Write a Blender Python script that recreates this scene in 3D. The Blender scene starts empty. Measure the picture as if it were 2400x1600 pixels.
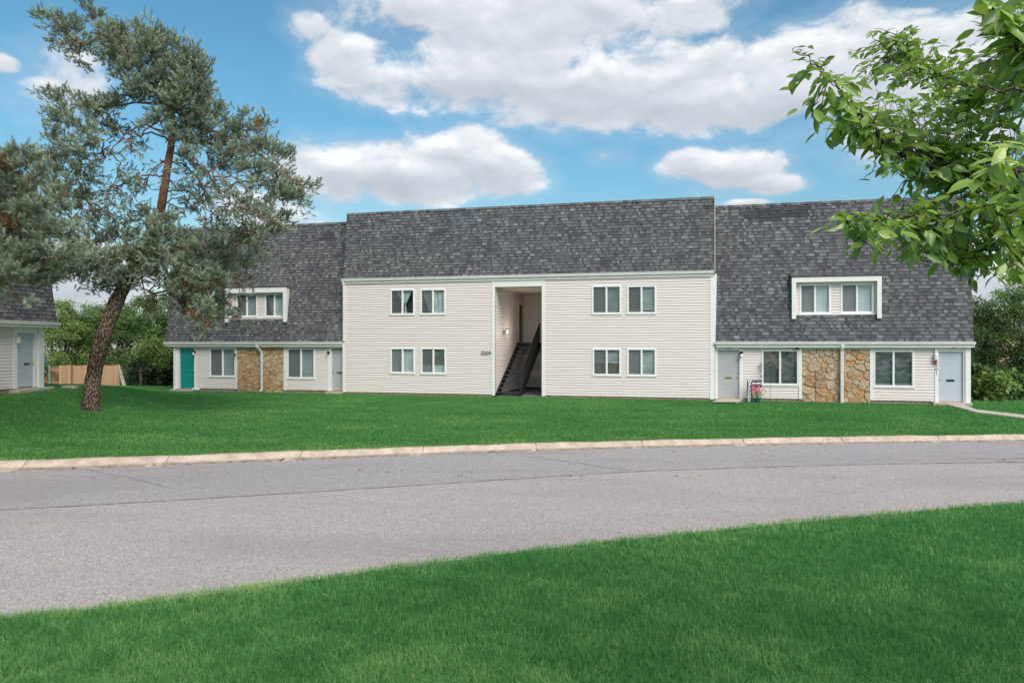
import bpy, math, random
import numpy as np
from mathutils import Vector, Matrix

R = math.radians
rng = np.random.default_rng(7)
random.seed(7)
S = bpy.context.scene
COL = S.collection

# ------------------------------------------------------------------ camera
FPX = 1700.0                      # focal length in units of a 2352 px wide picture
EYE = 2.45
CX, CY = 1176.0, 788.0
cam = bpy.data.cameras.new('camera')
cam.sensor_width = 36.0
cam.lens = FPX / 2352.0 * 36.0
cam.shift_y = 4.0 / 2352.0
cam.clip_start = 0.05
cam.clip_end = 3000
camo = bpy.data.objects.new('camera', cam)
camo.location = (0, 0, EYE)
camo.rotation_euler = (R(90), 0, 0)
COL.objects.link(camo)
S.camera = camo

S.view_settings.view_transform = 'Standard'
S.view_settings.look = 'None'
S.view_settings.exposure = 0.60
S.view_settings.gamma = 1.0

# ------------------------------------------------------------------ sun
SUN_EL, SUN_AZ = 46.0, 154.0      # azimuth from +Y, towards +X: behind the camera, a little to the right
sun = bpy.data.lights.new('sun', 'SUN')
sun.energy = 2.6
sun.angle = R(38)
sun.color = (1.0, 0.93, 0.86)
suno = bpy.data.objects.new('sun', sun)
sd = Vector((math.sin(R(SUN_AZ)) * math.cos(R(SUN_EL)), math.cos(R(SUN_AZ)) * math.cos(R(SUN_EL)), math.sin(R(SUN_EL))))
suno.rotation_euler = sd.to_track_quat('Z', 'Y').to_euler()
suno.location = (0, 0, 60)
COL.objects.link(suno)


# ------------------------------------------------------------------ node helpers
class NT:
    def __init__(s, nt):
        s.nt = nt
    def n(s, typ, **kw):
        nd = s.nt.nodes.new(typ)
        for k, v in kw.items():
            setattr(nd, k, v)
        return nd
    def link(s, a, b):
        s.nt.links.new(a, b)
    def put(s, sock, v):
        if isinstance(v, bpy.types.NodeSocket):
            s.link(v, sock)
        elif v is not None:
            sock.default_value = v
    def m(s, op, a, b=None, c=None, clamp=False):
        nd = s.n('ShaderNodeMath', operation=op)
        nd.use_clamp = clamp
        s.put(nd.inputs[0], a)
        if b is not None: s.put(nd.inputs[1], b)
        if c is not None: s.put(nd.inputs[2], c)
        return nd.outputs[0]
    def mix(s, f, a, b, blend='MIX'):
        nd = s.n('ShaderNodeMix', data_type='RGBA', blend_type=blend)
        s.put(nd.inputs[0], f); s.put(nd.inputs[6], a); s.put(nd.inputs[7], b)
        return nd.outputs[2]
    def ramp(s, f, stops):
        nd = s.n('ShaderNodeValToRGB')
        e = nd.color_ramp.elements
        while len(e) < len(stops): e.new(0.5)
        for i, (p, c) in enumerate(stops):
            e[i].position = p
            e[i].color = tuple(c) + (1,) if len(c) == 3 else c
        s.put(nd.inputs[0], f)
        return nd.outputs[0]
    def noise(s, vec, scale, detail=4, rough=0.55, dist=0.0):
        nd = s.n('ShaderNodeTexNoise')
        if vec is not None: s.link(vec, nd.inputs['Vector'])
        nd.inputs['Scale'].default_value = scale
        nd.inputs['Detail'].default_value = detail
        nd.inputs['Roughness'].default_value = rough
        nd.inputs['Distortion'].default_value = dist
        return nd.outputs['Fac']
    def smooth(s, v, a, b):
        nd = s.n('ShaderNodeMapRange', interpolation_type='SMOOTHSTEP')
        s.put(nd.inputs[0], v)
        nd.inputs[1].default_value = a; nd.inputs[2].default_value = b
        return nd.outputs[0]


# ------------------------------------------------------------------ world: sky and clouds
world = bpy.data.worlds.new('World')
S.world = world
world.use_nodes = True
wn = NT(world.node_tree)
for nd in list(world.node_tree.nodes): world.node_tree.nodes.remove(nd)
out = wn.n('ShaderNodeOutputWorld')
bg = wn.n('ShaderNodeBackground')
wn.link(bg.outputs[0], out.inputs[0])
sky = wn.n('ShaderNodeTexSky', sky_type='NISHITA')
sky.sun_disc = False
sky.sun_elevation = R(SUN_EL)
sky.sun_rotation = R(SUN_AZ)
sky.air_density = 1.0
sky.dust_density = 0.6
sky.ozone_density = 1.5
tc = wn.n('ShaderNodeTexCoord')
sep = wn.n('ShaderNodeSeparateXYZ')
wn.link(tc.outputs['Generated'], sep.inputs[0])
az = wn.m('ARCTAN2', sep.outputs[0], sep.outputs[1])
el = wn.m('ARCSINE', sep.outputs[2])
# cloud banks given by azimuth / elevation (degrees) and half sizes
BLOBS = []
def bank(x, y, rx, ry, w=1.0):
    a = math.atan((x - CX) / FPX)
    e = math.atan((CY - y) / FPX * math.cos(a))
    BLOBS.append((a, e, rx / FPX * math.cos(a) ** 2, ry / FPX * math.cos(a) ** 1.5, w))
for b in [(1180, 20, 420, 90), (1560, 20, 200, 60, .8), (1180, 130, 350, 110), (1430, 200, 430, 95), (1700, 240, 280, 70), (1900, 170, 250, 135),
          (800, 130, 95, 60, .9), (880, 190, 150, 60, .9), (1010, 185, 180, 70, .9), (700, 60, 60, 40, .6), (1170, 270, 60, 26, .6), (2130, 70, 210, 60, .9),
          (1060, 365, 135, 80), (1150, 395, 110, 62), (860, 390, 200, 68), (750, 410, 150, 75), (960, 420, 190, 55),
          (1600, 380, 105, 40), (1690, 393, 120, 55), (1770, 425, 80, 28), (1410, 367, 55, 22, .55), (8, 145, 50, 30, .9), (150, 195, 120, 90, .6), (1710, 466, 60, 12, .9),
          (620, 480, 130, 60, .8), (2150, 230, 260, 160, 1.0), (2300, 640, 240, 150, 1.3), (160, 640, 260, 110, 1.3)]:
    bank(*b)
vec = tc.outputs['Generated']
mp = wn.n('ShaderNodeMapping'); mp.inputs['Scale'].default_value = (1.0, 1.0, 1.9)
wn.link(vec, mp.inputs[0])
cn1 = wn.noise(mp.outputs[0], 11, 12, 0.60, 0.25)
cn0 = wn.noise(mp.outputs[0], 3.2, 3, 0.5)
mp2 = wn.n('ShaderNodeMapping'); mp2.inputs['Scale'].default_value = (1.0, 1.0, 1.9); mp2.inputs['Location'].default_value = (0.004, 0, 0.026)
wn.link(vec, mp2.inputs[0])
cn2 = wn.noise(mp2.outputs[0], 11, 6, 0.52, 0.25)
field = None
vert = None
for a, e, ra, re, w in BLOBS:
    dx = wn.m('MULTIPLY', wn.m('SUBTRACT', az, a), 1 / ra)
    dy = wn.m('MULTIPLY', wn.m('SUBTRACT', el, e), 1 / re)
    # flatter bases: distances below the centre count more
    r2 = wn.m('ADD', wn.m('MULTIPLY', dx, dx), wn.m('MULTIPLY', dy, dy))
    v = wn.m('MULTIPLY', wn.m('SUBTRACT', 1.0, r2), w)
    if w != 1.0: v = wn.m('SUBTRACT', v, (1 - w) * 0.25 if w < 1 else 0.0)
    field = v if field is None else wn.m('SMOOTH_MAX', field, v, 0.25)
    vv = wn.m('MULTIPLY', wn.m('MAXIMUM', v, 0.0), dy)
    vert = vv if vert is None else wn.m('ADD', vert, vv)
outside = wn.smooth(wn.m('ABSOLUTE', az), 0.72, 0.95)
gen = wn.m('MULTIPLY', wn.m('SUBTRACT', cn0, 0.47), 5.0)
high = wn.smooth(el, 0.5, 0.75)
outside = wn.m('MAXIMUM', outside, high)
fld = wn.m('ADD', wn.m('MULTIPLY', wn.m('MAXIMUM', field, -1.2), wn.m('SUBTRACT', 1.0, outside)), wn.m('MULTIPLY', gen, outside))
fn = wn.m('ADD', wn.m('MULTIPLY', fld, 0.75), wn.m('MULTIPLY', wn.m('SUBTRACT', cn1, 0.5), 2.2))
mask = wn.smooth(fn, -0.12, 0.48)
veil = wn.m('MULTIPLY', wn.smooth(fn, -0.85, 0.35), 0.20)
mask = wn.m('MULTIPLY', wn.m('MAXIMUM', mask, veil), 0.96)
shade = wn.m('ADD', 0.66, wn.m('MULTIPLY', wn.m('SUBTRACT', cn1, cn2), 1.8))
shade = wn.m('ADD', shade, wn.m('MULTIPLY', wn.m('MAXIMUM', wn.m('MINIMUM', vert, 0.5), -0.5), 0.75))
thick = wn.smooth(fn, 0.25, 1.15)
shade = wn.m('SUBTRACT', shade, wn.m('MULTIPLY', thick, 0.22), clamp=True)
ccol = wn.ramp(shade, [(0.0, (0.36, 0.39, 0.43)), (0.4, (0.43, 0.455, 0.495)), (0.75, (0.53, 0.55, 0.58)), (1.0, (0.67, 0.675, 0.685))])
SKYK = 0.085
tint = wn.mix(1.0, sky.outputs[0], wn.mix(wn.smooth(el, 0.02, 0.34), (0.84, 0.96, 0.86, 1), (0.68, 1.16, 1.16, 1)), 'MULTIPLY')
hs = wn.n('ShaderNodeHueSaturation'); hs.inputs['Saturation'].default_value = 1.0
wn.link(tint, hs.inputs['Color'])
cl = wn.mix(1.0, ccol, (1 / SKYK, 1 / SKYK, 1 / SKYK, 1), 'MULTIPLY')
full = wn.mix(mask, hs.outputs[0], cl)
wn.link(full, bg.inputs[0])
bg.inputs[1].default_value = SKYK


# ------------------------------------------------------------------ object helpers
def tag(o, label=None, cat=None, group=None, kind=None):
    if label: o['label'] = label
    if cat: o['category'] = cat
    if group: o['group'] = group
    if kind: o['kind'] = kind
    return o

def empty(name, loc=(0, 0, 0), rz=0.0):
    o = bpy.data.objects.new(name, None)
    o.empty_display_size = 0.3
    o.location = loc; o.rotation_euler = (0, 0, rz)
    COL.objects.link(o)
    return o

def mesh_np(name, V, F, mats, parent=None, attrs=None, smooth=False, mat_idx=None):
    V = np.asarray(V, dtype=np.float32); F = np.asarray(F, dtype=np.int32)
    me = bpy.data.meshes.new(name)
    k = F.shape[1]
    me.vertices.add(len(V)); me.vertices.foreach_set('co', V.ravel())
    me.loops.add(F.size); me.loops.foreach_set('vertex_index', F.ravel())
    me.polygons.add(len(F)); me.polygons.foreach_set('loop_start', np.arange(0, F.size, k, dtype=np.int32))
    if smooth: me.polygons.foreach_set('use_smooth', np.ones(len(F), dtype=bool))
    for m_ in mats: me.materials.append(m_)
    if mat_idx is not None: me.polygons.foreach_set('material_index', np.asarray(mat_idx, dtype=np.int32))
    me.update(calc_edges=True)
    if attrs:
        for an, (dom, arr) in attrs.items():
            a = me.attributes.new(an, 'FLOAT', dom)
            a.data.foreach_set('value', np.asarray(arr, dtype=np.float32))
    o = bpy.data.objects.new(name, me)
    COL.objects.link(o)
    if parent: o.parent = parent
    return o

class MB:
    """collects faces; fn maps (a,b,c) to local coordinates"""
    def __init__(s, fn=None):
        s.v = []; s.f = []; s.mi = []; s.t = []; s.fn = fn
    def face(s, pts, mi=0, tone=0.5):
        b = len(s.v)
        if s.fn: pts = [s.fn(*p) for p in pts]
        s.v += [tuple(p) for p in pts]
        s.f.append(tuple(range(b, b + len(pts)))); s.mi.append(mi); s.t.append(tone)
    def box(s, x0, x1, y0, y1, z0, z1, mi=0, tone=0.5):
        b = len(s.v)
        P = [(x, y, z) for z in (z0, z1) for y in (y0, y1) for x in (x0, x1)]
        if s.fn: P = [s.fn(*p) for p in P]
        s.v += P
        for q in ((0, 2, 3, 1), (4, 5, 7, 6), (0, 1, 5, 4), (2, 6, 7, 3), (0, 4, 6, 2), (1, 3, 7, 5)):
            s.f.append(tuple(b + i for i in q)); s.mi.append(mi); s.t.append(tone)
    def prism(s, prof, a0, a1, mk, mi=0, tone=0.5):
        """profile polygon extruded between a0 and a1; mk(a, p) -> point"""
        n = len(prof)
        A = [mk(a0, p) for p in prof]; B = [mk(a1, p) for p in prof]
        for i in range(n):
            j = (i + 1) % n
            s.face([A[i], B[i], B[j], A[j]], mi, tone)
        s.face(A[::-1], mi, tone); s.face(B, mi, tone)
    def tube(s, pts, rad, n=8, mi=0, tone=0.5, cap=True):
        pts = [Vector(p) for p in pts]
        if not hasattr(rad, '__len__'): rad = [rad] * len(pts)
        rings = []
        up = Vector((0.13, 0.21, 0.97))
        for i, p in enumerate(pts):
            d = (pts[min(i + 1, len(pts) - 1)] - pts[max(i - 1, 0)]).normalized()
            a = d.cross(up)
            if a.length < 0.05: a = d.cross(Vector((1, 0, 0)))
            a.normalize(); c = d.cross(a).normalized()
            b = len(s.v)
            for k in range(n):
                t = 2 * math.pi * k / n
                q = p + a * (math.cos(t) * rad[i]) + c * (math.sin(t) * rad[i])
                s.v.append(s.fn(*q) if s.fn else tuple(q))
            rings.append(b)
        for i in range(len(rings) - 1):
            for k in range(n):
                k2 = (k + 1) % n
                s.f.append((rings[i] + k, rings[i] + k2, rings[i + 1] + k2, rings[i + 1] + k)); s.mi.append(mi); s.t.append(tone)
        if cap:
            s.f.append(tuple(rings[0] + k for k in range(n))[::-1]); s.mi.append(mi); s.t.append(tone)
            s.f.append(tuple(rings[-1] + k for k in range(n))); s.mi.append(mi); s.t.append(tone)
    def build(s, name, mats, parent=None, smooth=False, label=None, bevel=0.0):
        me = bpy.data.meshes.new(name)
        me.from_pydata(s.v, [], s.f)
        if not isinstance(mats, (list, tuple)): mats = [mats]
        for m_ in mats: me.materials.append(m_)
        me.polygons.foreach_set('material_index', s.mi)
        if smooth: me.polygons.foreach_set('use_smooth', [True] * len(s.f))
        a = me.attributes.new('tone', 'FLOAT', 'FACE'); a.data.foreach_set('value', s.t)
        me.update()
        o = bpy.data.objects.new(name, me)
        COL.objects.link(o)
        if parent: o.parent = parent
        if label: o['label'] = label
        if bevel:
            bm_ = o.modifiers.new('bevel', 'BEVEL'); bm_.width = bevel; bm_.segments = 2; bm_.limit_method = 'ANGLE'
        return o


# ------------------------------------------------------------------ materials
def mat(name, col, rough=0.7, spec=0.3, build=None, metal=0.0):
    m_ = bpy.data.materials.new(name); m_.use_nodes = True
    t = NT(m_.node_tree)
    p = m_.node_tree.nodes['Principled BSDF']
    p.inputs['Base Color'].default_value = (*col, 1)
    p.inputs['Roughness'].default_value = rough
    p.inputs['Specular IOR Level'].default_value = spec
    p.inputs['Metallic'].default_value = metal
    if build: build(t, p)
    return m_

def attr(t, name):
    a = t.n('ShaderNodeAttribute'); a.attribute_name = name
    return a.outputs['Fac']

def geo(t):
    return t.n('ShaderNodeNewGeometry').outputs['Position']

def obc(t):
    return t.n('ShaderNodeTexCoord').outputs['Object']

def bump(t, p, h, dist, strength=1.0):
    b = t.n('ShaderNodeBump'); b.inputs['Distance'].default_value = dist; b.inputs['Strength'].default_value = strength
    t.link(h, b.inputs['Height']); t.link(b.outputs[0], p.inputs['Normal'])

def mottled(c0, c1, scale, detail=5, bumpd=0.0, s2=None):
    def f(t, p):
        v = obc(t)
        n_ = t.noise(v, scale, detail, 0.6)
        c = t.ramp(n_, [(0.3, c0), (0.7, c1)])
        if s2:
            n2 = t.noise(v, s2, 3, 0.5)
            c = t.mix(t.m('MULTIPLY', n2, 0.35), c, tuple(x * 0.82 for x in c0) + (1,))
        t.link(c, p.inputs['Base Color'])
        if bumpd: bump(t, p, n_, bumpd)
    return f

def siding_f(t, p):
    v = obc(t)
    mp_ = t.n('ShaderNodeMapping'); mp_.inputs['Scale'].default_value = (0.5, 0.5, 6.0); t.link(v, mp_.inputs[0])
    n1 = t.noise(mp_.outputs[0], 1.3, 5, 0.6)
    n2 = t.noise(v, 0.9, 4, 0.6)
    c = t.ramp(n1, [(0.3, (0.73, 0.645, 0.615)), (0.7, (0.80, 0.712, 0.685))])
    c = t.mix(t.m('MULTIPLY', n2, 0.3), c, (0.63, 0.575, 0.54, 1))
    t.link(c, p.inputs['Base Color'])
    mp3 = t.n('ShaderNodeMapping'); mp3.inputs['Scale'].default_value = (0.8, 0.8, 2.0); t.link(v, mp3.inputs[0])
    bump(t, p, t.noise(mp3.outputs[0], 1.2, 2, 0.5), 0.012)
M = {}
M['siding'] = mat('siding', (.68, .64, .6), 0.55, 0.3, siding_f)
M['white'] = mat('white_trim', (.76, .76, .75), 0.45, 0.35, mottled((.79, .755, .74), (.85, .815, .80), 3, 5, 0.0, 0.8))
M['gutter'] = mat('gutter_white', (.72, .73, .70), 0.35, 0.45, mottled((.71, .675, .65), (.81, .775, .755), 2.2, 5, 0.0, 0.7))
M['frame'] = mat('window_vinyl', (.80, .80, .80), 0.35, 0.4, mottled((.78, .755, .745), (.86, .835, .825), 5))
def shingle_f(t, p):
    v = obc(t)
    a = attr(t, 'tone')
    n1 = t.noise(v, 160, 3, 0.7)
    n2 = t.noise(v, 0.8, 4, 0.6)
    x = t.m('ADD', a, t.m('MULTIPLY', t.m('SUBTRACT', n1, 0.5), 0.22))
    x = t.m('ADD', x, t.m('MULTIPLY', t.m('SUBTRACT', n2, 0.5), 0.25))
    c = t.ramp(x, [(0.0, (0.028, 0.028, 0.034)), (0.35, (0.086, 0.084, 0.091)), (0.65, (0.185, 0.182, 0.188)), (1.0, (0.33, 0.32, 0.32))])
    t.link(c, p.inputs['Base Color'])
    bump(t, p, n1, 0.003)
M['shingle'] = mat('asphalt_shingle', (.1, .1, .11), 0.9, 0.15, shingle_f)
def stone_f(t, p):
    v = obc(t); a = attr(t, 'tone')
    c = t.ramp(a, [(0.0, (0.40, 0.32, 0.23)), (0.25, (0.50, 0.39, 0.27)), (0.45, (0.58, 0.46, 0.33)), (0.6, (0.52, 0.31, 0.15)), (0.75, (0.50, 0.20, 0.05)), (0.9, (0.26, 0.12, 0.06)), (1.0, (0.13, 0.10, 0.10))])
    n1 = t.noise(v, 7, 6, 0.65, 0.6)
    c2 = t.ramp(n1, [(0.38, (0.46, 0.15, 0.03)), (0.5, (0.56, 0.38, 0.21)), (0.64, (0.70, 0.62, 0.50))])
    c = t.mix(0.5, c, c2)
    n2 = t.noise(v, 30, 4, 0.7)
    c = t.mix(t.m('MULTIPLY', n2, 0.4), c, (0.30, 0.23, 0.17, 1))
    t.link(c, p.inputs['Base Color'])
    bump(t, p, t.m('ADD', n1, t.m('MULTIPLY', n2, 0.5)), 0.03)
M['stone'] = mat('flagstone', (.5, .4, .3), 0.85, 0.2, stone_f)
M['mortar'] = mat('mortar', (.33, .29, .25), 0.95, 0.1, mottled((.26, .20, .15), (.50, .42, .33), 14, 5, 0.01))
M['concrete'] = mat('concrete', (.5, .44, .38), 0.9, 0.15, mottled((.40, .345, .29), (.58, .51, .44), 5, 8, 0.004, 0.7))
M['kerb'] = mat('kerb_concrete', (.5, .44, .38), 0.9, 0.15, mottled((.37, .285, .22), (.64, .53, .43), 3.4, 12, 0.010, 0.5))
M['pan'] = mat('gutter_pan_concrete', (.4, .3, .25), 0.95, 0.1, mottled((.20, .145, .115), (.50, .41, .34), 5, 10, 0.008, 1.1))
M['foundation'] = mat('foundation_brick', (.3, .22, .17), 0.9, 0.15, mottled((.20, .12, .085), (.42, .32, .25), 6, 6, 0.006))
M['grey_door'] = mat('grey_door_paint', (.40, .40, .42), 0.45, 0.35, mottled((.385, .38, .385), (.425, .42, .43), 2, 3))
M['blue_door'] = mat('pale_blue_door_paint', (.45, .48, .53), 0.4, 0.35, mottled((.44, .475, .53), (.48, .515, .57), 2, 3))
M['teal_door'] = mat('teal_door_paint', (.0, .22, .2), 0.35, 0.4, mottled((.004, .215, .20), (.008, .26, .24), 2, 3))
M['maroon_door'] = mat('maroon_door_paint', (.07, .02, .02), 0.4, 0.4, mottled((.05, .014, .013), (.09, .022, .02), 2, 3))
M['brass'] = mat('brass', (.42, .33, .18), 0.35, 0.5, metal=0.8)
M['bronze'] = mat('bronze', (.16, .10, .07), 0.5, 0.4, metal=0.4)
M['chrome'] = mat('brushed_metal', (.6, .6, .6), 0.3, 0.5, metal=0.9)
M['black'] = mat('black_metal', (.012, .012, .014), 0.45, 0.4, mottled((.010, .010, .012), (.02, .02, .024), 8))
M['tread'] = mat('dark_tread_metal', (.03, .032, .036), 0.55, 0.35, mottled((.022, .024, .028), (.05, .052, .058), 6))
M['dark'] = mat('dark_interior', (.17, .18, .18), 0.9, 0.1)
M['screen'] = mat('insect_screen', (.16, .165, .17), 0.85, 0.1)
def screen_f(m_):
    t = NT(m_.node_tree); p = m_.node_tree.nodes['Principled BSDF']
    o = m_.node_tree.nodes['Material Output']
    tr = t.n('ShaderNodeBsdfTransparent'); mx = t.n('ShaderNodeMixShader'); mx.inputs[0].default_value = 0.5
    t.link(tr.outputs[0], mx.inputs[1]); t.link(p.outputs[0], mx.inputs[2]); t.link(mx.outputs[0], o.inputs[0])
screen_f(M['screen'])
M['glass'] = mat('window_glass', (.5, .6, .6), 0.02, 0.5)
def glass_f(m_):
    t = NT(m_.node_tree); o = m_.node_tree.nodes['Material Output']
    tr = t.n('ShaderNodeBsdfTransparent'); tr.inputs[0].default_value = (0.82, 0.87, 0.87, 1)
    gl = t.n('ShaderNodeBsdfGlossy'); gl.inputs['Roughness'].default_value = 0.03; gl.inputs['Color'].default_value = (.9, .95, 1, 1)
    g = t.n('ShaderNodeNewGeometry'); dp = t.n('ShaderNodeVectorMath', operation='DOT_PRODUCT')
    t.link(g.outputs['Incoming'], dp.inputs[0]); t.link(g.outputs['True Normal'], dp.inputs[1])
    c_ = t.m('SUBTRACT', 1.0, t.m('ABSOLUTE', dp.outputs['Value']))
    frn = t.m('ADD', 0.085, t.m('MULTIPLY', t.m('POWER', c_, 5.0), 0.9))
    bp = t.n('ShaderNodeBump'); bp.inputs['Distance'].default_value = 0.02
    t.link(t.noise(obc(t), 1.3, 2, 0.5), bp.inputs['Height']); t.link(bp.outputs[0], gl.inputs['Normal'])
    mx = t.n('ShaderNodeMixShader'); t.link(frn, mx.inputs[0])
    t.link(tr.outputs[0], mx.inputs[1]); t.link(gl.outputs[0], mx.inputs[2]); t.link(mx.outputs[0], o.inputs[0])
glass_f(M['glass'])
M['blind'] = mat('blind_vinyl', (.62, .66, .66), 0.6, 0.2, mottled((.47, .52, .52), (.60, .64, .64), 3))
M['curtain'] = mat('curtain', (.55, .58, .58), 0.9, 0.1, mottled((.40, .46, .46), (.60, .66, .65), 5))
M['dark_blind'] = mat('dark_blind', (.10, .11, .115), 0.6, 0.2, mottled((.13, .145, .155), (.24, .25, .26), 3))
M['beige_shade'] = mat('taupe_curtain', (.16, .145, .135), 0.9, 0.1, mottled((.11, .10, .095), (.24, .19, .17), 4))
M['interior'] = mat('breezeway_plaster', (.50, .45, .40), 0.8, 0.2, mottled((.60, .54, .49), (.68, .62, .56), 2))
def wood_f(t, p):
    v = obc(t); a = attr(t, 'tone')
    mp_ = t.n('ShaderNodeMapping'); mp_.inputs['Scale'].default_value = (9, 9, 0.8); t.link(v, mp_.inputs[0])
    n1 = t.noise(mp_.outputs[0], 2.5, 6, 0.6, 0.8)
    x = t.m('ADD', t.m('MULTIPLY', a, 0.7), t.m('MULTIPLY', n1, 0.45))
    c = t.ramp(x, [(0.15, (0.13, 0.08, 0.055)), (0.4, (0.36, 0.20, 0.12)), (0.7, (0.47, 0.28, 0.175)), (1.0, (0.56, 0.36, 0.24))])
    t.link(c, p.inputs['Base Color'])
M['wood'] = mat('cedar_picket', (.5, .35, .25), 0.85, 0.15, wood_f)
M['grey_wood'] = mat('weathered_board', (.35, .33, .30), 0.9, 0.15, mottled((.28, .26, .24), (.46, .44, .41), 8))
def bark_f(lo, mid, hi, upper=None, z0=4, z1=9):
    def f(t, p):
        v = geo(t)
        mp_ = t.n('ShaderNodeMapping'); mp_.inputs['Scale'].default_value = (1, 1, 0.38); t.link(v, mp_.inputs[0])
        vo = t.n('ShaderNodeTexVoronoi', feature='DISTANCE_TO_EDGE'); vo.inputs['Scale'].default_value = 15
        n0 = t.noise(mp_.outputs[0], 9, 4, 0.6)
        ad = t.n('ShaderNodeVectorMath', operation='ADD'); t.link(mp_.outputs[0], ad.inputs[0])
        sc = t.n('ShaderNodeCombineXYZ'); t.link(t.m('MULTIPLY', n0, 0.16), sc.inputs[0]); t.link(t.m('MULTIPLY', n0, 0.12), sc.inputs[2])
        t.link(sc.outputs[0], ad.inputs[1]); t.link(ad.outputs[0], vo.inputs['Vector'])
        n1 = t.noise(mp_.outputs[0], 26, 6, 0.65)
        e = t.smooth(vo.outputs['Distance'], 0.0, 0.22)
        x = t.m('ADD', t.m('MULTIPLY', e, 0.55), t.m('MULTIPLY', n1, 0.5))
        c = t.ramp(x, [(0.2, lo), (0.55, mid), (0.9, hi)])
        if upper:
            sp = t.n('ShaderNodeSeparateXYZ'); t.link(v, sp.inputs[0])
            c = t.mix(t.smooth(sp.outputs[2], z0, z1), c, t.ramp(n1, [(0.3, upper[0]), (0.7, upper[1])]))
        t.link(c, p.inputs['Base Color'])
        bump(t, p, x, 0.03)
    return f
M['pine_bark'] = mat('pine_bark', (.15, .1, .08), 0.95, 0.1, bark_f((.028, .017, .013), (.13, .082, .062), (.30, .225, .185), ((.17, .075, .05), (.34, .17, .115)), 4.5, 8.5))
M['pine_twig'] = mat('pine_twig', (.2, .12, .09), 0.95, 0.1, mottled((.10, .055, .04), (.26, .15, .11), 20))
M['bark'] = mat('grey_bark', (.12, .1, .08), 0.95, 0.1, bark_f((.03, .025, .02), (.10, .085, .07), (.2, .17, .14)))
def leaf_mat(name, stops, rough=0.55, spec=0.3, transl=0.25, tcol=(.25, .4, .05), back=None):
    def f(t, p):
        c = t.ramp(attr(t, 'tone'), stops)
        if back:
            bf = t.n('ShaderNodeNewGeometry').outputs['Backfacing']
            c = t.mix(bf, c, t.mix(0.62, c, back))
        t.link(c, p.inputs['Base Color'])
        tr = t.n('ShaderNodeBsdfTranslucent'); tr.inputs[0].default_value = (*tcol, 1)
        mx = t.n('ShaderNodeMixShader'); mx.inputs[0].default_value = transl
        o = t.nt.nodes['Material Output']
        t.link(p.outputs[0], mx.inputs[1]); t.link(tr.outputs[0], mx.inputs[2]); t.link(mx.outputs[0], o.inputs[0])
    return mat(name, (.08, .12, .05), rough, spec, f)
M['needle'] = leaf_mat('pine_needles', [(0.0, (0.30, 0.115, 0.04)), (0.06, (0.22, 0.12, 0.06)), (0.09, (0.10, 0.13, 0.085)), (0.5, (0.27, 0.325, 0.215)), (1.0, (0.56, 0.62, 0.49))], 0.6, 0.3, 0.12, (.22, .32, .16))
M['leaf_dark'] = leaf_mat('dense_leaves', [(0.0, (0.03, 0.06, 0.017)), (0.5, (0.07, 0.125, 0.033)), (1.0, (0.17, 0.25, 0.07))], 0.55, 0.3, 0.2, (.16, .26, .05))
M['leaf_mid'] = leaf_mat('light_leaves', [(0.0, (0.06, 0.10, 0.025)), (0.5, (0.14, 0.215, 0.055)), (1.0, (0.28, 0.36, 0.11))], 0.55, 0.3, 0.25, (.25, .36, .08))
M['leaf_near'] = leaf_mat('glossy_leaves', [(0.0, (0.10, 0.055, 0.02)), (0.08, (0.07, 0.12, 0.025)), (0.5, (0.16, 0.275, 0.045)), (0.85, (0.30, 0.43, 0.08)), (1.0, (0.46, 0.56, 0.16))], 0.30, 0.5, 0.28, (.40, .58, .06), (0.22, 0.30, 0.27, 1))
M['grass'] = leaf_mat('grass_blades', [(0.0, (0.030, 0.090, 0.024)), (0.4, (0.068, 0.20, 0.048)), (0.7, (0.125, 0.295, 0.08)), (1.0, (0.40, 0.46, 0.15))], 0.6, 0.25, 0.28, (.16, .46, .12))
M['grass_near'] = leaf_mat('verge_blades', [(0.0, (0.024, 0.090, 0.030)), (0.4, (0.068, 0.21, 0.054)), (0.7, (0.135, 0.32, 0.098)), (1.0, (0.40, 0.50, 0.17))], 0.6, 0.25, 0.28, (.14, .46, .13))
M['leaf_shade'] = leaf_mat('deep_shade_leaves', [(0.0, (0.008, 0.014, 0.006)), (1.0, (0.022, 0.04, 0.014))], 0.6, 0.2, 0.08, (.05, .09, .02))  # near-black leaf colour with the deep shade under the trees painted in
def lawn_f(t, p):
    v = geo(t)
    mp_ = t.n('ShaderNodeMapping'); mp_.inputs['Scale'].default_value = (0.55, 1.0, 1.0); t.link(v, mp_.inputs[0])
    n1 = t.noise(mp_.outputs[0], 0.7, 6, 0.65)
    n2 = t.noise(v, 30, 4, 0.7)
    x = t.m('ADD', t.m('MULTIPLY', n1, 0.6), t.m('MULTIPLY', n2, 0.5))
    c = t.ramp(x, [(0.3, (0.03, 0.11, 0.026)), (0.55, (0.052, 0.18, 0.046)), (0.8, (0.085, 0.24, 0.065))])
    t.link(c, p.inputs['Base Color'])
    bump(t, p, n2, 0.04)
M['lawn'] = mat('lawn_turf', (.05, .12, .04), 0.95, 0.1, lawn_f)
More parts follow.
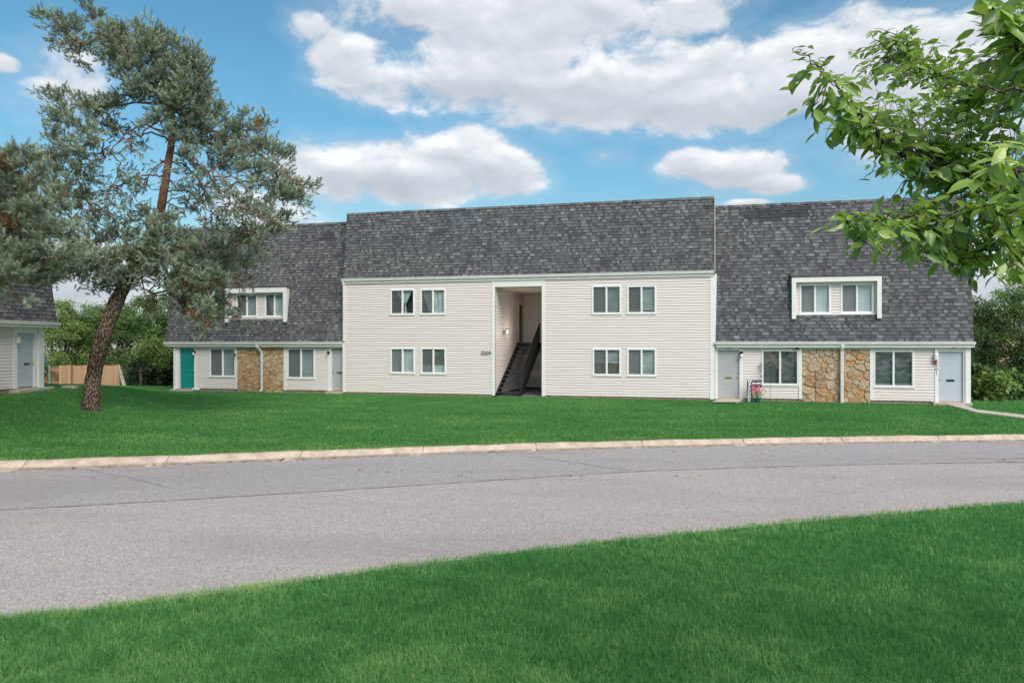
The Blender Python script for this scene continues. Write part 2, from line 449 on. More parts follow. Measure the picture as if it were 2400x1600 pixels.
def road_f(c0, c1, c2):
    def f(t, p):
        v = geo(t)
        mp_ = t.n('ShaderNodeMapping'); mp_.inputs['Scale'].default_value = (0.30, 1.0, 1.0); mp_.inputs['Rotation'].default_value = (0, 0, R(-14)); t.link(v, mp_.inputs[0])
        n0 = t.noise(mp_.outputs[0], 0.5, 5, 0.6, 0.4)
        vo = t.n('ShaderNodeTexVoronoi'); vo.inputs['Scale'].default_value = 62; t.link(v, vo.inputs['Vector'])
        n1 = t.noise(v, 38, 5, 0.75)
        n3 = t.noise(v, 5, 5, 0.7)
        sp = t.n('ShaderNodeSeparateColor'); t.link(vo.outputs['Color'], sp.inputs[0])
        x = t.m('ADD', t.m('MULTIPLY', sp.outputs[0], 0.42), t.m('MULTIPLY', n1, 0.6))
        c = t.ramp(x, [(0.15, c0), (0.5, c1), (0.85, c2)])
        c = t.mix(t.m('MULTIPLY', t.smooth(n0, 0.42, 0.68), 0.40), c, tuple(k * 0.72 for k in c1) + (1,))
        c = t.mix(t.m('MULTIPLY', t.smooth(n3, 0.5, 0.75), 0.22), c, (0.40, 0.36, 0.34, 1))
        t.link(c, p.inputs['Base Color'])
        bump(t, p, x, 0.012)
    return f
M['road'] = mat('worn_asphalt', (.3, .28, .28), 0.9, 0.2, road_f((.17, .148, .145), (.385, .335, .322), (.65, .58, .56)))
M['road_far'] = mat('worn_asphalt_far_lane', (.3, .28, .28), 0.85, 0.25, road_f((.16, .147, .148), (.33, .302, .302), (.58, .545, .545)))
M['tar'] = mat('tar_seam', (.06, .06, .065), 0.8, 0.2, mottled((.08, .078, .08), (.22, .21, .215), 3, 6))
M['dirt'] = mat('gutter_dirt', (.10, .07, .05), 0.95, 0.05, mottled((.05, .03, .02), (.22, .16, .11), 30))
M['pot'] = mat('green_pot', (.01, .13, .12), 0.35, 0.4)
M['board'] = mat('slate_board', (.09, .10, .12), 0.7, 0.2, mottled((.07, .08, .10), (.13, .14, .16), 10))
M['letter'] = mat('white_letter', (.85, .85, .85), 0.5, 0.3)
M['number'] = mat('black_number', (.02, .02, .02), 0.5, 0.3)
M['pink'] = mat('pink_petals', (.60, .06, .17), 0.6, 0.2)
M['coral'] = mat('coral_petals', (.72, .24, .22), 0.6, 0.2)
M['red'] = mat('red_bow', (.35, .012, .02), 0.5, 0.3)
M['blue'] = mat('blue_cloth', (.02, .06, .55), 0.6, 0.2)
M['orange'] = mat('orange_plastic', (.50, .13, .015), 0.5, 0.3)
M['lampglass'] = mat('frosted_glass', (.8, .8, .78), 0.3, 0.4)
M['glow'] = mat('lit_lamp_glass', (.8, .8, .75), 0.4, 0.3)
_p = M['glow'].node_tree.nodes['Principled BSDF']; _p.inputs['Emission Color'].default_value = (1, .93, .82, 1); _p.inputs['Emission Strength'].default_value = 0.3
M['tan_wall'] = mat('tan_wall', (.55, .36, .26), 0.9, 0.1, mottled((.48, .31, .22), (.60, .42, .31), 2))


# ------------------------------------------------------------------ ground plan
def curve(pts, z):
    xs, ys = [], []
    for (x, y) in pts:
        Y = (EYE - z) * FPX / (y - CY)
        xs.append((x - CX) / FPX * Y); ys.append(Y)
    xs = np.array(xs); ys = np.array(ys)
    s0 = (ys[1] - ys[0]) / (xs[1] - xs[0]); s1 = (ys[-1] - ys[-2]) / (xs[-1] - xs[-2])
    xs = np.concatenate([[xs[0] - 150], xs, [xs[-1] + 150]])
    ys = np.concatenate([[ys[0] - 150 * s0 * 0.6], ys, [ys[-1] + 150 * s1 * 0.6]])
    # a soft spline through the measured points
    def f(X):
        X = np.asarray(X, dtype=float)
        acc = 0
        for o_ in (-1.2, -0.6, 0, 0.6, 1.2): acc = acc + np.interp(X + o_, xs, ys)
        return acc / 5
    return f
ZROAD, ZVERGE, ZGRASS = -0.60, -0.56, -0.45
fE = curve([(0, 1424), (400, 1376), (800, 1320), (1176, 1267), (1500, 1232), (1826, 1199), (2352, 1152)], ZVERGE)
fS = curve([(0, 1172), (600, 1137), (1176, 1100), (1446, 1082), (1926, 1067), (2352, 1061)], ZROAD)
fR = curve([(0, 1084), (400, 1069), (800, 1052), (1176, 1037), (1576, 1026), (1976, 1018), (2352, 1013)], ZROAD)
def fG(X):
    X = np.asarray(X, dtype=float)
    return fR(X) + np.interp(X, [-14, 0, 15], [0.85, 0.5, 0.42])
UX, UY = 0.97058, -0.24077        # facade direction; its inward normal is (-UY, UX)
OY = 34.2
def fB(X): return OY + (UY / UX) * np.asarray(X, dtype=float)
def sst(x): x = np.clip(x, 0, 1); return x * x * (3 - 2 * x)
def lawn_z(X, Y):
    X = np.asarray(X, dtype=float); Y = np.asarray(Y, dtype=float)
    g = fG(X); b = fB(X)
    b = np.maximum(b, g + 5)
    t = np.clip((Y - g) / (b - g), 0, 1)
    z = ZGRASS + (ZGRASS * -1 - 0.02) * (0.65 * t + 0.35 * sst(t))
    z = z - 0.85 * sst((Y - b - 2.5) / 9.0)
    left = sst((-12.5 - X) / 6.0) * (1 - sst((Y - 31) / 6)) * sst((Y - g) / 8.0)
    z = z + 0.86 * left
    return z

def gridmesh(name, xs, rows_fn, nrow, zfn, material, label_kind='structure'):
    xs = np.asarray(xs, dtype=float)
    V = []
    for x in xs:
        ys = rows_fn(x)
        for y in ys: V.append((x, y))
    V = np.array(V)
    Z = zfn(V[:, 0], V[:, 1])
    V3 = np.column_stack([V, Z])
    n = nrow
    F = []
    for i in range(len(xs) - 1):
        for j in range(n - 1):
            a = i * n + j
            F.append((a, a + n, a + n + 1, a + 1))
    o = mesh_np(name, V3, F, [material], smooth=True)
    tag(o, kind=label_kind)
    return o

XS = np.concatenate([[-400, -200, -100, -60], np.arange(-40, 40.1, 0.5), [60, 100, 200, 400]])
XS2 = np.concatenate([[-100, -60], np.arange(-40, 40.1, 0.5), [60, 100]])
cl_ = lambda x: max(-60, min(60, x))
gridmesh('verge', XS, lambda x: np.linspace(-60, float(fE(cl_(x))), 12), 12, lambda X, Y: X * 0 + ZVERGE + 0.0, M['lawn'])
roadE = gridmesh('road', XS, lambda x: np.linspace(float(fE(cl_(x))) - 0.6, float(fS(cl_(x))), 4), 4, lambda X, Y: X * 0 + ZROAD + 0.0, M['road'])
roadF = gridmesh('road_far_lane', XS, lambda x: np.linspace(float(fS(cl_(x))), float(fR(cl_(x))) + 0.05, 4), 4, lambda X, Y: X * 0 + ZROAD + 0.0, M['road_far'])
gridmesh('lawn', XS, lambda x: float(fG(cl_(x))) + np.concatenate([np.linspace(0, 30, 41), [34, 40, 60, 110, 300, 1500]]), 47, lawn_z, M['lawn'])

# tar seam along the road and smaller cracks
def ribbon(mb, pts, w, z, jit=0.01, step=0.12):
    P = []
    for i in range(len(pts) - 1):
        a = np.array(pts[i]); b = np.array(pts[i + 1])
        n = max(2, int(np.linalg.norm(b - a) / step))
        for k in range(n): P.append(a + (b - a) * k / n)
    P.append(np.array(pts[-1])); P = np.array(P)
    P += rng.normal(0, jit, P.shape)
    d = np.gradient(P, axis=0); d /= np.linalg.norm(d, axis=1)[:, None] + 1e-9
    nrm = np.column_stack([-d[:, 1], d[:, 0]])
    ww = w * rng.uniform(0.35, 1.25, len(P))
    L = P + nrm * ww[:, None] / 2; Rr = P - nrm * ww[:, None] / 2
    for i in range(len(P) - 1):
        mb.face([(*L[i], z), (*Rr[i], z), (*Rr[i + 1], z), (*L[i + 1], z)])
def gpt(x, y, z=ZROAD):
    Y = (EYE - z) * FPX / (y - CY)
    return ((x - CX) / FPX * Y, Y)
mb = MB()
xs_ = np.arange(-30, 32, 0.7)
ribbon(mb, [(x, float(fS(x))) for x in xs_], 0.065, ZROAD + 0.004, 0.012)
def crk(pts, w=0.03, j=0.02): ribbon(mb, [gpt(*p) for p in pts], w, ZROAD + 0.005, j)
crk([(200, 1078), (290, 1096), (360, 1112), (380, 1120)], 0.02)
crk([(1200, 1047), (1320, 1062), (1440, 1080)], 0.025)
crk([(1350, 1215), (1440, 1225), (1530, 1232)], 0.009)
crk([(1270, 1200), (1340, 1204)], 0.008)
crk([(1640, 1172), (1740, 1184), (1870, 1196)], 0.009)
crk([(2250, 1052), (2300, 1055), (2352, 1051)], 0.06, 0.05)
crk([(2290, 1058), (2352, 1062)], 0.05, 0.05)
crk([(2130, 1045), (2250, 1053)], 0.02)
seam = mb.build('crack', M['tar'], None)
tag(seam, kind='structure')

# kerb: a rolled concrete profile swept along the edge, cut into lengths by joints
kb = MB()
kx = np.arange(-42, 42, 0.35)
prof = [(0.0, -0.02), (0.0, 0.006), (0.38, 0.028), (0.52, 0.05), (0.66, 0.13), (0.74, 0.158), (0.96, 0.165), (1.0, 0.155), (1.0, -0.02)]
rows = []
for x in kx:
    r0 = float(fR(x)); g0 = float(fG(x)); w = g0 - r0 + 0.03
    jz = 0.006 * math.sin(x * 1.7) + 0.005 * math.sin(x * 4.1 + 1)
    rows.append([(x, r0 + a * w, ZROAD + c * 1.0 + (jz if c > 0.03 else 0)) for a, c in prof])
for i in range(len(rows) - 1):
    joint = (i % 9 == 4)
    for j in range(len(prof) - 1):
        a, b, c, d = rows[i][j], rows[i + 1][j], rows[i + 1][j + 1], rows[i][j + 1]
        if joint:
            f = 0.93
            l = lambda p, q, t: tuple(p[k] + (q[k] - p[k]) * t for k in range(3))
            b2 = l(a, b, f); c2 = l(d, c, f)
            kb.face([a, b2, c2, d])
            dn = lambda p: (p[0], p[1], p[2] - 0.05)
            kb.face([b2, dn(b2), dn(c2), c2]); kb.face([dn(b), b, c, dn(c)]); kb.face([dn(b2), dn(b), dn(c), dn(c2)])
        else:
            kb.face([a, b, c, d], 1 if j < 2 else 0)
kerb = kb.build('kerb', [M['kerb'], M['pan']], None, smooth=False)
tag(kerb, kind='structure')
# gutter litter
mb = MB()
for i in range(420):
    x = random.uniform(-20, 24); y = float(fR(x)) + abs(random.gauss(0, 0.10)) + (0.02 if random.random() < .8 else random.uniform(0, 0.5))
    if random.random() < .4: x = random.choice([-9.4, -7.8, -3.2, 1.5, 4.2, -1.2, 7.0]) + random.gauss(0, .22)
    r = random.uniform(0.008, 0.035); a = random.random() * 6
    z = ZROAD + 0.012 + 0.03 * max(0, (y - float(fR(x))) / 0.4)
    mb.face([(x + r * math.cos(a + k) * (1.8 if k % 2 else 1), y + r * math.sin(a + k), z + random.uniform(0, .018)) for k in (0, 1.5, 3.1, 4.6)])
tag(mb.build('gutter_litter', M['dirt']), 'dark leaf litter and dirt along the kerb gutter', 'litter', kind='stuff')


# ------------------------------------------------------------------ grass
def vnoise(X, Y, sc, seed):
    r = np.random.default_rng(seed); T = r.random((64, 64))
    x = X / sc; y = Y / sc
    xi = np.floor(x).astype(int); yi = np.floor(y).astype(int); fx = sst(x - xi); fy = sst(y - yi)
    g = lambda a, b: T[a % 64, b % 64]
    return (g(xi, yi) * (1 - fx) + g(xi + 1, yi) * fx) * (1 - fy) + (g(xi, yi + 1) * (1 - fx) + g(xi + 1, yi + 1) * fx) * fy

def blades(name, X, Y, Z, L, W, tone, lean, label, mt='grass'):
    n = len(X)
    th = rng.uniform(0, 2 * np.pi, n); ph = rng.uniform(0, 2 * np.pi, n)
    ld = np.column_stack([np.cos(ph), np.sin(ph), np.zeros(n)])
    ln = np.abs(rng.normal(0, lean, n)) * L
    wd = np.column_stack([np.cos(th), np.sin(th), np.zeros(n)]) * (W / 2)[:, None]
    B = np.column_stack([X, Y, Z])
    up = np.zeros((n, 3)); up[:, 2] = 1
    mid = B + up * (L * 0.55)[:, None] + ld * (ln * 0.3)[:, None]
    tip = B + up * (L * rng.uniform(0.75, 1.0, n))[:, None] + ld * ln[:, None]
    V = np.stack([B - wd, B + wd, mid + wd * 0.8, mid - wd * 0.8, tip], axis=1).reshape(-1, 3)
    b = (np.arange(n) * 5)[:, None]
    F = np.concatenate([b + np.array([[0, 1, 2]]), b + np.array([[0, 2, 3]]), b + np.array([[3, 2, 4]])])
    o = mesh_np(name, V, F, [M[mt]], attrs={'tone': ('FACE', np.concatenate([tone, tone, np.clip(tone + .13, 0, 1)]))})
    tag(o, label, 'grass', kind='stuff')
    return o

# near verge
N = 430000
u = rng.random(N); Y = 1.0 / (1 / 5.2 + u * (1 / 17.0 - 1 / 5.2))
X = rng.uniform(-0.80, 0.80, N) * Y + rng.uniform(-.6, .6, N)
e = fE(X); wob = 0.22 * (vnoise(X, Y, 0.28, 5) - 0.5) + 0.16 * (vnoise(X, Y, 1.3, 6) - .5)
ok = Y < e + 0.05 + wob + np.where(rng.random(N) < .12, rng.random(N) * .22, 0)
X, Y, e = X[ok], Y[ok], e[ok]
de = e - Y
pn = vnoise(X, Y, 1.1, 1) * 0.45 + vnoise(X, Y, 0.35, 2) * 0.3 + vnoise(X, Y, 0.12, 3) * 0.25
tone = 0.45 + (pn - 0.5) * 0.70 + rng.normal(0, 0.13, len(X)) + 0.30 * np.exp(-np.maximum(de, 0) / 0.30)
dry = rng.random(len(X)) < 0.014
tone[dry] += 0.35
L = rng.uniform(0.045, 0.10, len(X)) * (0.75 + 0.6 * vnoise(X, Y, 0.22, 9)) * (1 + 0.25 * np.exp(-np.maximum(de, 0) / 0.3))
L *= np.where(de < 0.04, 0.6, 1)
W = rng.uniform(0.004, 0.007, len(X)) * np.clip(Y / 8, 0.8, 1.7)
blades('verge_grass', X, Y, np.full(len(X), ZVERGE), L, W, np.clip(tone, 0, 1), 0.75, 'short dense green grass on the near verge in front of the road', 'grass_near')
# far lawn
N = 430000
u = rng.random(N); Y = 1.0 / (1 / 17.0 + u * (1 / 44.0 - 1 / 17.0))
X = rng.uniform(-0.78, 0.78, N) * Y
g = fG(X); ok = (Y > g - 0.05 + 0.05 * (vnoise(X, Y, .4, 12) - .3)) & ((Y < fB(X) - 0.05) | (X < -18.0) | (X > 18.6)) & ~((X < -18.3) & (Y < 29.5))
X, Y = X[ok], Y[ok]
dg = Y - fG(X)
pn = vnoise(X * 0.5, Y, 0.9, 1) * 0.5 + vnoise(X * .6, Y, 2.6, 2) * 0.3 + vnoise(X, Y, 0.3, 3) * 0.2
tone = 0.50 + (pn - 0.5) * 0.65 + rng.normal(0, 0.10, len(X)) + 0.10 * np.exp(-dg / 0.4)
L = rng.uniform(0.03, 0.06, len(X)); W = rng.uniform(0.016, 0.028, len(X))
blades('lawn_grass', X, Y, lawn_z(X, Y), L, W, np.clip(tone, 0, 1), 0.8, 'mown green lawn between the kerb and the apartment building')


# ------------------------------------------------------------------ building frame
class Frame:
    def __init__(s, ox, oy, oz, ux, uy):
        s.o = np.array([ox, oy, oz]); s.u = np.array([ux, uy]); s.n = np.array([-uy, ux])   # n points into the building
    def px(s, x, y=788.0, v=0.0):
        d = np.array([(x - CX) / FPX, 1.0]); dz = -(y - CY) / FPX
        t = (v + s.o[:2] @ s.n) / (d @ s.n)
        p = d * t - s.o[:2]
        return float(p @ s.u), float(EYE + t * dz - s.o[2])
FB = Frame(0, OY, 0, UX, UY)
U = lambda x, v=0.0: FB.px(x, 788, v)[0]
Zp = lambda x, y, v=0.0: FB.px(x, y, v)[1]

bld = empty('apartment_building', (0, OY, 0), math.atan2(UY, UX))
tag(bld, 'long two storey apartment building with pale siding, stone panels and grey shingle mansard roofs', 'building')

PITCH = 0.118
def siding(mb, a0, a1, z0, z1, b0=0.0, out=-1):
    """horizontal lap siding on plane b=b0; 'out' is the outward sign of b"""
    o = lambda v: b0 + out * v
    k0 = int(math.floor((z0 - 0.08) / PITCH + 1e-6)); k1 = int(math.ceil((z1 - 0.08) / PITCH - 1e-6))
    for k in range(k0, k1):
        zb = 0.08 + k * PITCH; zt = zb + PITCH
        ya = lambda z: 0.026 - (z - zb) / (PITCH - 0.017) * 0.014
        lo = max(zb, z0); hi = min(zt - 0.017, z1)
        tn = random.random()
        if hi > lo:
            mb.face([(a0, o(ya(lo)), lo), (a1, o(ya(lo)), lo), (a1, o(ya(hi)), hi), (a0, o(ya(hi)), hi)], 0, tn)
        if zb >= z0 - 1e-6:
            mb.face([(a0, o(-0.022), zb), (a1, o(-0.022), zb), (a1, o(0.026), zb), (a0, o(0.026), zb)], 0, tn)
        if zt - 0.017 < z1:
            mb.face([(a0, o(-0.022), zt - 0.017), (a1, o(-0.022), zt - 0.017), (a1, o(-0.022), min(zt, z1)), (a0, o(-0.022), min(zt, z1))], 0, tn)
            mb.face([(a0, o(-0.022), zt - 0.017), (a0, o(0.005), zt - 0.017), (a1, o(0.005), zt - 0.017), (a1, o(-0.022), zt - 0.017)], 0, tn)

def wall_holes(a0, a1, z0, z1, holes):
    br = sorted(set([a0, a1] + [max(a0, min(a1, h[i])) for h in holes for i in (0, 1)]))
    for i in range(len(br) - 1):
        l, r = br[i], br[i + 1]
        if r - l < 1e-4: continue
        m_ = (l + r) / 2
        hs_ = sorted([(h[2], h[3]) for h in holes if h[0] < m_ < h[1]])
        z = z0
        for (b, t) in hs_:
            if b > z: yield l, r, z, b
            z = max(z, t)
        if z < z1: yield l, r, z, z1

def shingles(mb, a0, a1, s1, mp_, holes=(), pitch=0.147, s_start=0.0, patches=()):
    # patches: rectangles re-laid in newer, darker shingles
    pf = lambda a, s: .5 if any(q[0] < a < q[1] and q[2] < s < q[3] for q in patches) else 1.0
    k = 0; s0 = s_start
    while s0 < s1 - 1e-4:
        se = min(s0 + pitch, s1)
        iv = [(a0, a1)]
        for h in holes:
            if h[2] < se - 0.01 and h[3] > s0 + 0.01:
                nv = []
                for (l, r) in iv:
                    if h[1] <= l or h[0] >= r: nv.append((l, r)); continue
                    if h[0] > l: nv.append((l, h[0]))
                    if h[1] < r: nv.append((h[1], r))
                iv = nv
        for (l, r) in iv:
            # base layer
            a = l
            while a < r - 1e-4:
                w = random.uniform(0.25, 0.9); b = min(a + w, r)
                tn = random.uniform(0.30, 0.42) * pf(a, s0)
                mb.face([mp_(a, s0, .010), mp_(b, s0, .010), mp_(b, se, .002), mp_(a, se, .002)], 0, tn)
                mb.face([mp_(a, s0, -.004), mp_(b, s0, -.004), mp_(b, s0, .010), mp_(a, s0, .010)], 0, tn * .5)
                a = b
            a = l + random.uniform(0, 0.2)
            while a < r - 0.03:
                w = random.choice([random.uniform(.08, .16), random.uniform(.14, .26), random.uniform(.2, .34)]); b = min(a + w, r)
                tn = min(1, max(0.08, (random.gauss(0.50, 0.05) + (random.uniform(.10, .22) if (random.random() < .24 and w < .24) else 0) - (0.14 if random.random() < .15 else 0)) * pf(a, s0)))
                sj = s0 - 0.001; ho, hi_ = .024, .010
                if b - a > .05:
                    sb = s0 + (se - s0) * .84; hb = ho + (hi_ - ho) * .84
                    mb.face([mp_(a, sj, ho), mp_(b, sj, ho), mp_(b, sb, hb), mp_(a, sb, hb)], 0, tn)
                    mb.face([mp_(a, sb, hb), mp_(b, sb, hb), mp_(b, se, hi_), mp_(a, se, hi_)], 0, tn * .42)   # laminated shingle's printed dark band, plus painted gap shade under the row above
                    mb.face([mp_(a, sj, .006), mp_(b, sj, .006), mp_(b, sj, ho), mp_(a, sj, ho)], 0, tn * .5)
                    mb.face([mp_(a, sj, .006), mp_(a, sj, ho), mp_(a, se, hi_), mp_(a, se, .001)], 0, tn)
                    mb.face([mp_(b, sj, .006), mp_(b, se, .001), mp_(b, se, hi_), mp_(b, sj, ho)], 0, tn)
                a = b + random.choice([0, random.uniform(.04, .12), random.uniform(.08, .2), random.uniform(.1, .26)])
        s0 = se; k += 1

GPROF = [(0.0, 0.0), (-0.10, 0.0), (-0.112, 0.012), (-0.118, 0.07), (-0.128, 0.085), (-0.13, 0.125), (-0.122, 0.125), (-0.118, 0.105), (0.0, 0.105)]
def gutter(name, a0, a1, y, ztop, parent, fascia=0.11, joints=True):
    mb = MB()
    mb.prism([(y + p[0], ztop - 0.125 + p[1]) for p in GPROF], a0, a1, lambda a, p: (a, p[0], p[1]))
    o = mb.build(name, M['gutter'], parent)
    mb = MB()
    mb.box(a0 + 0.06, a1 - 0.02, y - 0.055, y - 0.001, ztop - 0.125 - fascia, ztop - 0.135)
    mb.build('fascia', M['gutter'], parent)
    return o

# --- main measurements (local metres)
Z_LT, Z_LB = 2.515, 2.285      # low gutter top / fascia bottom
YW = 0.14                      # lower unit walls set back from the middle block
SL = 0.135                     # mansard: set-back per metre of height
cl0, cl1 = U(789.5), U(1641)
lu0, lu1 = U(401, YW), U(2228, YW)
GL0, GL1 = U(376, -.1), U(2241, -.1)
ZTOPL, ZTOPC = 8.50, 8.86
ZC = 5.585
DEPTH = 9.0

# foundation
mb = MB()
mb.box(lu0 + .02, cl0, YW + 0.02, YW + 0.3, -0.5, 0.115)
mb.box(cl1, lu1 - .02, YW + 0.02, YW + 0.3, -0.5, 0.095)
bz0, bz1 = U(1137), U(1245)
mb.box(cl0 + .02, bz0, 0.01, 0.3, -0.5, 0.078)
mb.box(bz1, cl1 - .02, 0.01, 0.3, -0.5, 0.078)
mb.build('foundation', M['foundation'], bld)

# --- openings: (x0, x1, y0, y1) in picture units -> local rects
def rect(x0, x1, y0, y1, v):
    xm = (x0 + x1) / 2
    return (U(x0, v), U(x1, v), Zp(xm, y1, v), Zp(xm, y0, v))
WIN = [  # rect, plane, style, label
    (rect(897, 952, 664.6, 722.5, 0), 0, 'vee'), (rect(966, 1023, 664, 722, 0), 0, 'drape'),
    (rect(897, 952.5, 799, 857, 0), 0, 'shade'), (rect(967, 1024, 799, 858, 0), 0, 'halfgrey'),
    (rect(1359.6, 1426.3, 656, 721, 0), 0, 'teal'), (rect(1440.5, 1506.6, 656, 720, 0), 0, 'open'),
    (rect(1361.3, 1425.6, 800.5, 862, 0), 0, 'halfbrown'), (rect(1440.5, 1506.6, 800.5, 863, 0), 0, 'blind'),
    (rect(482, 541.4, 799.5, 865, YW), YW, 'blind'), (rect(660, 723, 800, 869, YW), YW, 'blind'),
    (rect(1749.5, 1834, 803.5, 884, YW), YW, 'darkveil'), (rect(2006, 2098.4, 804.5, 888.5, YW), YW, 'dark')]
DOORS = [  # rect of the slab, plane, material, knob side, slot material, label
    (rect(413.4, 446.9, 799.5, 891, YW), YW, 'teal_door', 1, 'teal_door', 'teal door beside the left corner post'),
    (rect(762, 787, 800.5, 897, YW), YW, 'grey_door', -1, 'bronze', 'grey door tucked beside the middle block'),
    (rect(1648.5, 1698, 804.5, 914, YW), YW, 'grey_door', 1, 'brass', 'warm grey door right of the middle block'),
    (rect(2155.3, 2211.6, 808, 923.7, YW), YW, 'blue_door', -1, 'black', 'pale blue grey door at the right end')]

def slats(mb, a0, a1, z0, z1, y, p=0.05, tilt=0.55):
    z = z0 + 0.01
    while z < z1 - 0.01:
        mb.face([(a0, y - 0.018, z - p * tilt * .5), (a1, y - 0.018, z - p * tilt * .5), (a1, y + 0.012, z + p * .42), (a0, y + 0.012, z + p * .42)], 0, random.random())
        z += p

def pleats(mb, pts_top, pts_bot, y, n=26, amp=0.02):
    """curtain between two polylines given by functions of t in 0..1"""
    P = []
    for i in range(n + 1):
        t = i / n
        yy = y + amp * math.sin(t * n * 1.35)
        a, z1 = pts_top(t); b, z0 = pts_bot(t)
        P.append(((a, yy, z1), (b, yy, z0)))
    for i in range(n):
        mb.face([P[i][1], P[i + 1][1], P[i + 1][0], P[i][0]])

def make_window(r, v, style, parent, sub=None, fw=0.054, name='window'):
    a0, a1, z0, z1 = r
    mb = MB()
    e0, e1 = v - 0.045, v + 0.07
    mb.box(a0, a0 + fw, e0, e1, z0, z1); mb.box(a1 - fw, a1, e0, e1, z0, z1)
    mb.box(a0 + fw, a1 - fw, e0, e1, z0, z0 + fw); mb.box(a0 + fw, a1 - fw, e0, e1, z1 - fw, z1)
    # thin outer channel
    mb.box(a0 - .022, a0 - .002, v - .026, v + .02, z0 - .022, z1 + .022); mb.box(a1 + .002, a1 + .022, v - .026, v + .02, z0 - .022, z1 + .022)
    mb.box(a0 - .002, a1 + .002, v - .0265, v + .02, z1 + .002, z1 + .022); mb.box(a0 - .03, a1 + .03, v - .055, v + .02, z0 - .03, z0 - .002)
    am = (a0 + a1) / 2
    mb.box(am - 0.028, am + 0.028, e0 + 0.012, e1, z0 + fw, z1 - fw)
    ia0, ia1, iz0, iz1 = a0 + fw, a1 - fw, z0 + fw, z1 - fw
    # sash rails
    s_ = 0.014
    for (l, r_) in ((ia0, am - .028), (am + .028, ia1)):
        yy = (v - .015, v + .03) if l == ia0 else (v - .005, v + .04)
        mb.box(l, l + s_, *yy, iz0, iz1); mb.box(r_ - s_, r_, *yy, iz0, iz1)
        mb.box(l + s_, r_ - s_, *yy, iz0, iz0 + s_); mb.box(l + s_, r_ - s_, *yy, iz1 - s_, iz1)
    w = mb.build(name, M['frame'], parent)
    mb = MB()
    mb.face([(ia0, v + .012, iz0), (am, v + .012, iz0), (am, v + .012, iz1), (ia0, v + .012, iz1)])
    mb.face([(am, v + .022, iz0), (ia1, v + .022, iz0), (ia1, v + .022, iz1), (am, v + .022, iz1)])
    mb.build('pane', M['glass'], w)
    mb = MB()
    if style not in ('dark', 'darkveil'):
        mb.face([(ia0, v + .002, iz0), (am, v + .002, iz0), (am, v + .002, iz1), (ia0, v + .002, iz1)])
        mb.build('insect_screen', M['screen'], w)
    b0, b1, c0, c1 = ia0 - .02, ia1 + .02, iz0 - .02, iz1 + .02
    yb = v + 0.075
    mb = MB()
    if style == 'blind':
        slats(mb, b0, b1, c0, c1, yb); mb.build('blind', M['blind'], w)
    elif style == 'shade':
        pleats(mb, lambda t: (b0 + (b1 - b0) * t, c1), lambda t: (b0 + (b1 - b0) * t, c0), yb, 20, 0.006); mb.build('blind', M['blind'], w)
    elif style == 'drape':
        pleats(mb, lambda t: (b0 + (b1 - b0) * t, c1), lambda t: (b0 + (b1 - b0) * (.35 * (1 - t) ** 2 + t), c0), yb, 24, 0.02); mb.build('curtain', M['curtain'], w)
    elif style == 'vee':
        pleats(mb, lambda t: (b0 + (b1 - b0) * (0.08 + .84 * t), c1), lambda t: ((b0 + b1) / 2 + (b1 - b0) * (.10 + .05 * (t - .5)), c0 + (c1 - c0) * .40), yb, 26, 0.02)
        pleats(mb, lambda t: ((b0 + b1) / 2 + (b1 - b0) * (.10 + .05 * (t - .5)), c0 + (c1 - c0) * .40), lambda t: ((b0 + b1) / 2 + (b1 - b0) * (.10 + .12 * (t - .3)), c0), yb + .01, 8, 0.01)
        mb.build('curtain', M['curtain'], w)
    elif style == 'halfgrey':
        slats(mb, b0, b1, c0 + (c1 - c0) * .38, c1, yb, .05, .9); 
        mb.build('blind', M['dark_blind'], w)
        mb = MB(); pleats(mb, lambda t: (b0 + (b1 - b0) * t, c0 + (c1 - c0) * .36), lambda t: (b0 + (b1 - b0) * t, c0), yb + .03, 18, 0.012); mb.build('curtain', M['curtain'], w)
    elif style == 'halfbrown':
        slats(mb, b0, b1, c0 + (c1 - c0) * .45, c1, yb, .045, .3); mb.build('blind', M['blind'], w)
        mb = MB(); pleats(mb, lambda t: (b0 + (b1 - b0) * t, c0 + (c1 - c0) * .45), lambda t: (b0 + (b1 - b0) * t, c0), yb + .04, 18, 0.012); mb.build('curtain', M['beige_shade'], w)
    elif style == 'teal':
        pleats(mb, lambda t: (b0 + (b1 - b0) * t, c1), lambda t: (b0 + (b1 - b0) * t, c0), yb, 20, 0.004); mb.build('blind', M['dark_blind'], w)
    elif style == 'open':
        m0 = (b0 + b1) / 2
        slats(mb, m0 + .05, b1, c0 + .15, c1, yb, .05, .2)
        pleats(mb, lambda t: (m0 - .10 + .12 * t, c1), lambda t: (m0 - .03 + .09 * t, c0), yb + .03, 8, 0.01)
        mb.box(b0, b1, yb, yb + .02, c0 + .11, c0 + .14)
        mb.build('blind', M['blind'], w)
        mb = MB(); pleats(mb, lambda t: (b0 + (b1 - b0) * t, c1), lambda t: (b0 + (b1 - b0) * t, c0 + .12), yb + .08, 20, 0.012); mb.build('curtain', M['beige_shade'], w)
    elif style == 'dark':
        slats(mb, b0, b1, c0 + .07, c1, yb, .05, .35)
        mb.build('blind', M['dark_blind'], w)
        mb = MB(); mb.box(b0, b1, yb - .015, yb + .015, c0 + .055, c0 + .085); mb.build('blind_rail', M['blind'], w)
    elif style == 'darkveil':
        slats(mb, b0, b1, c0, c1, yb + .05, .05, .35); mb.build('blind', M['dark_blind'], w)
        mb = MB()
        m0 = (b0 + b1) / 2
        pleats(mb, lambda t: (b0 + (m0 - b0) * t, c1 - .02), lambda t: (b0 + (m0 - b0) * (.1 + 1.1 * t), c0 + (c1 - c0) * (.50 + .18 * math.sin(t * 5))), yb, 24, 0.01)
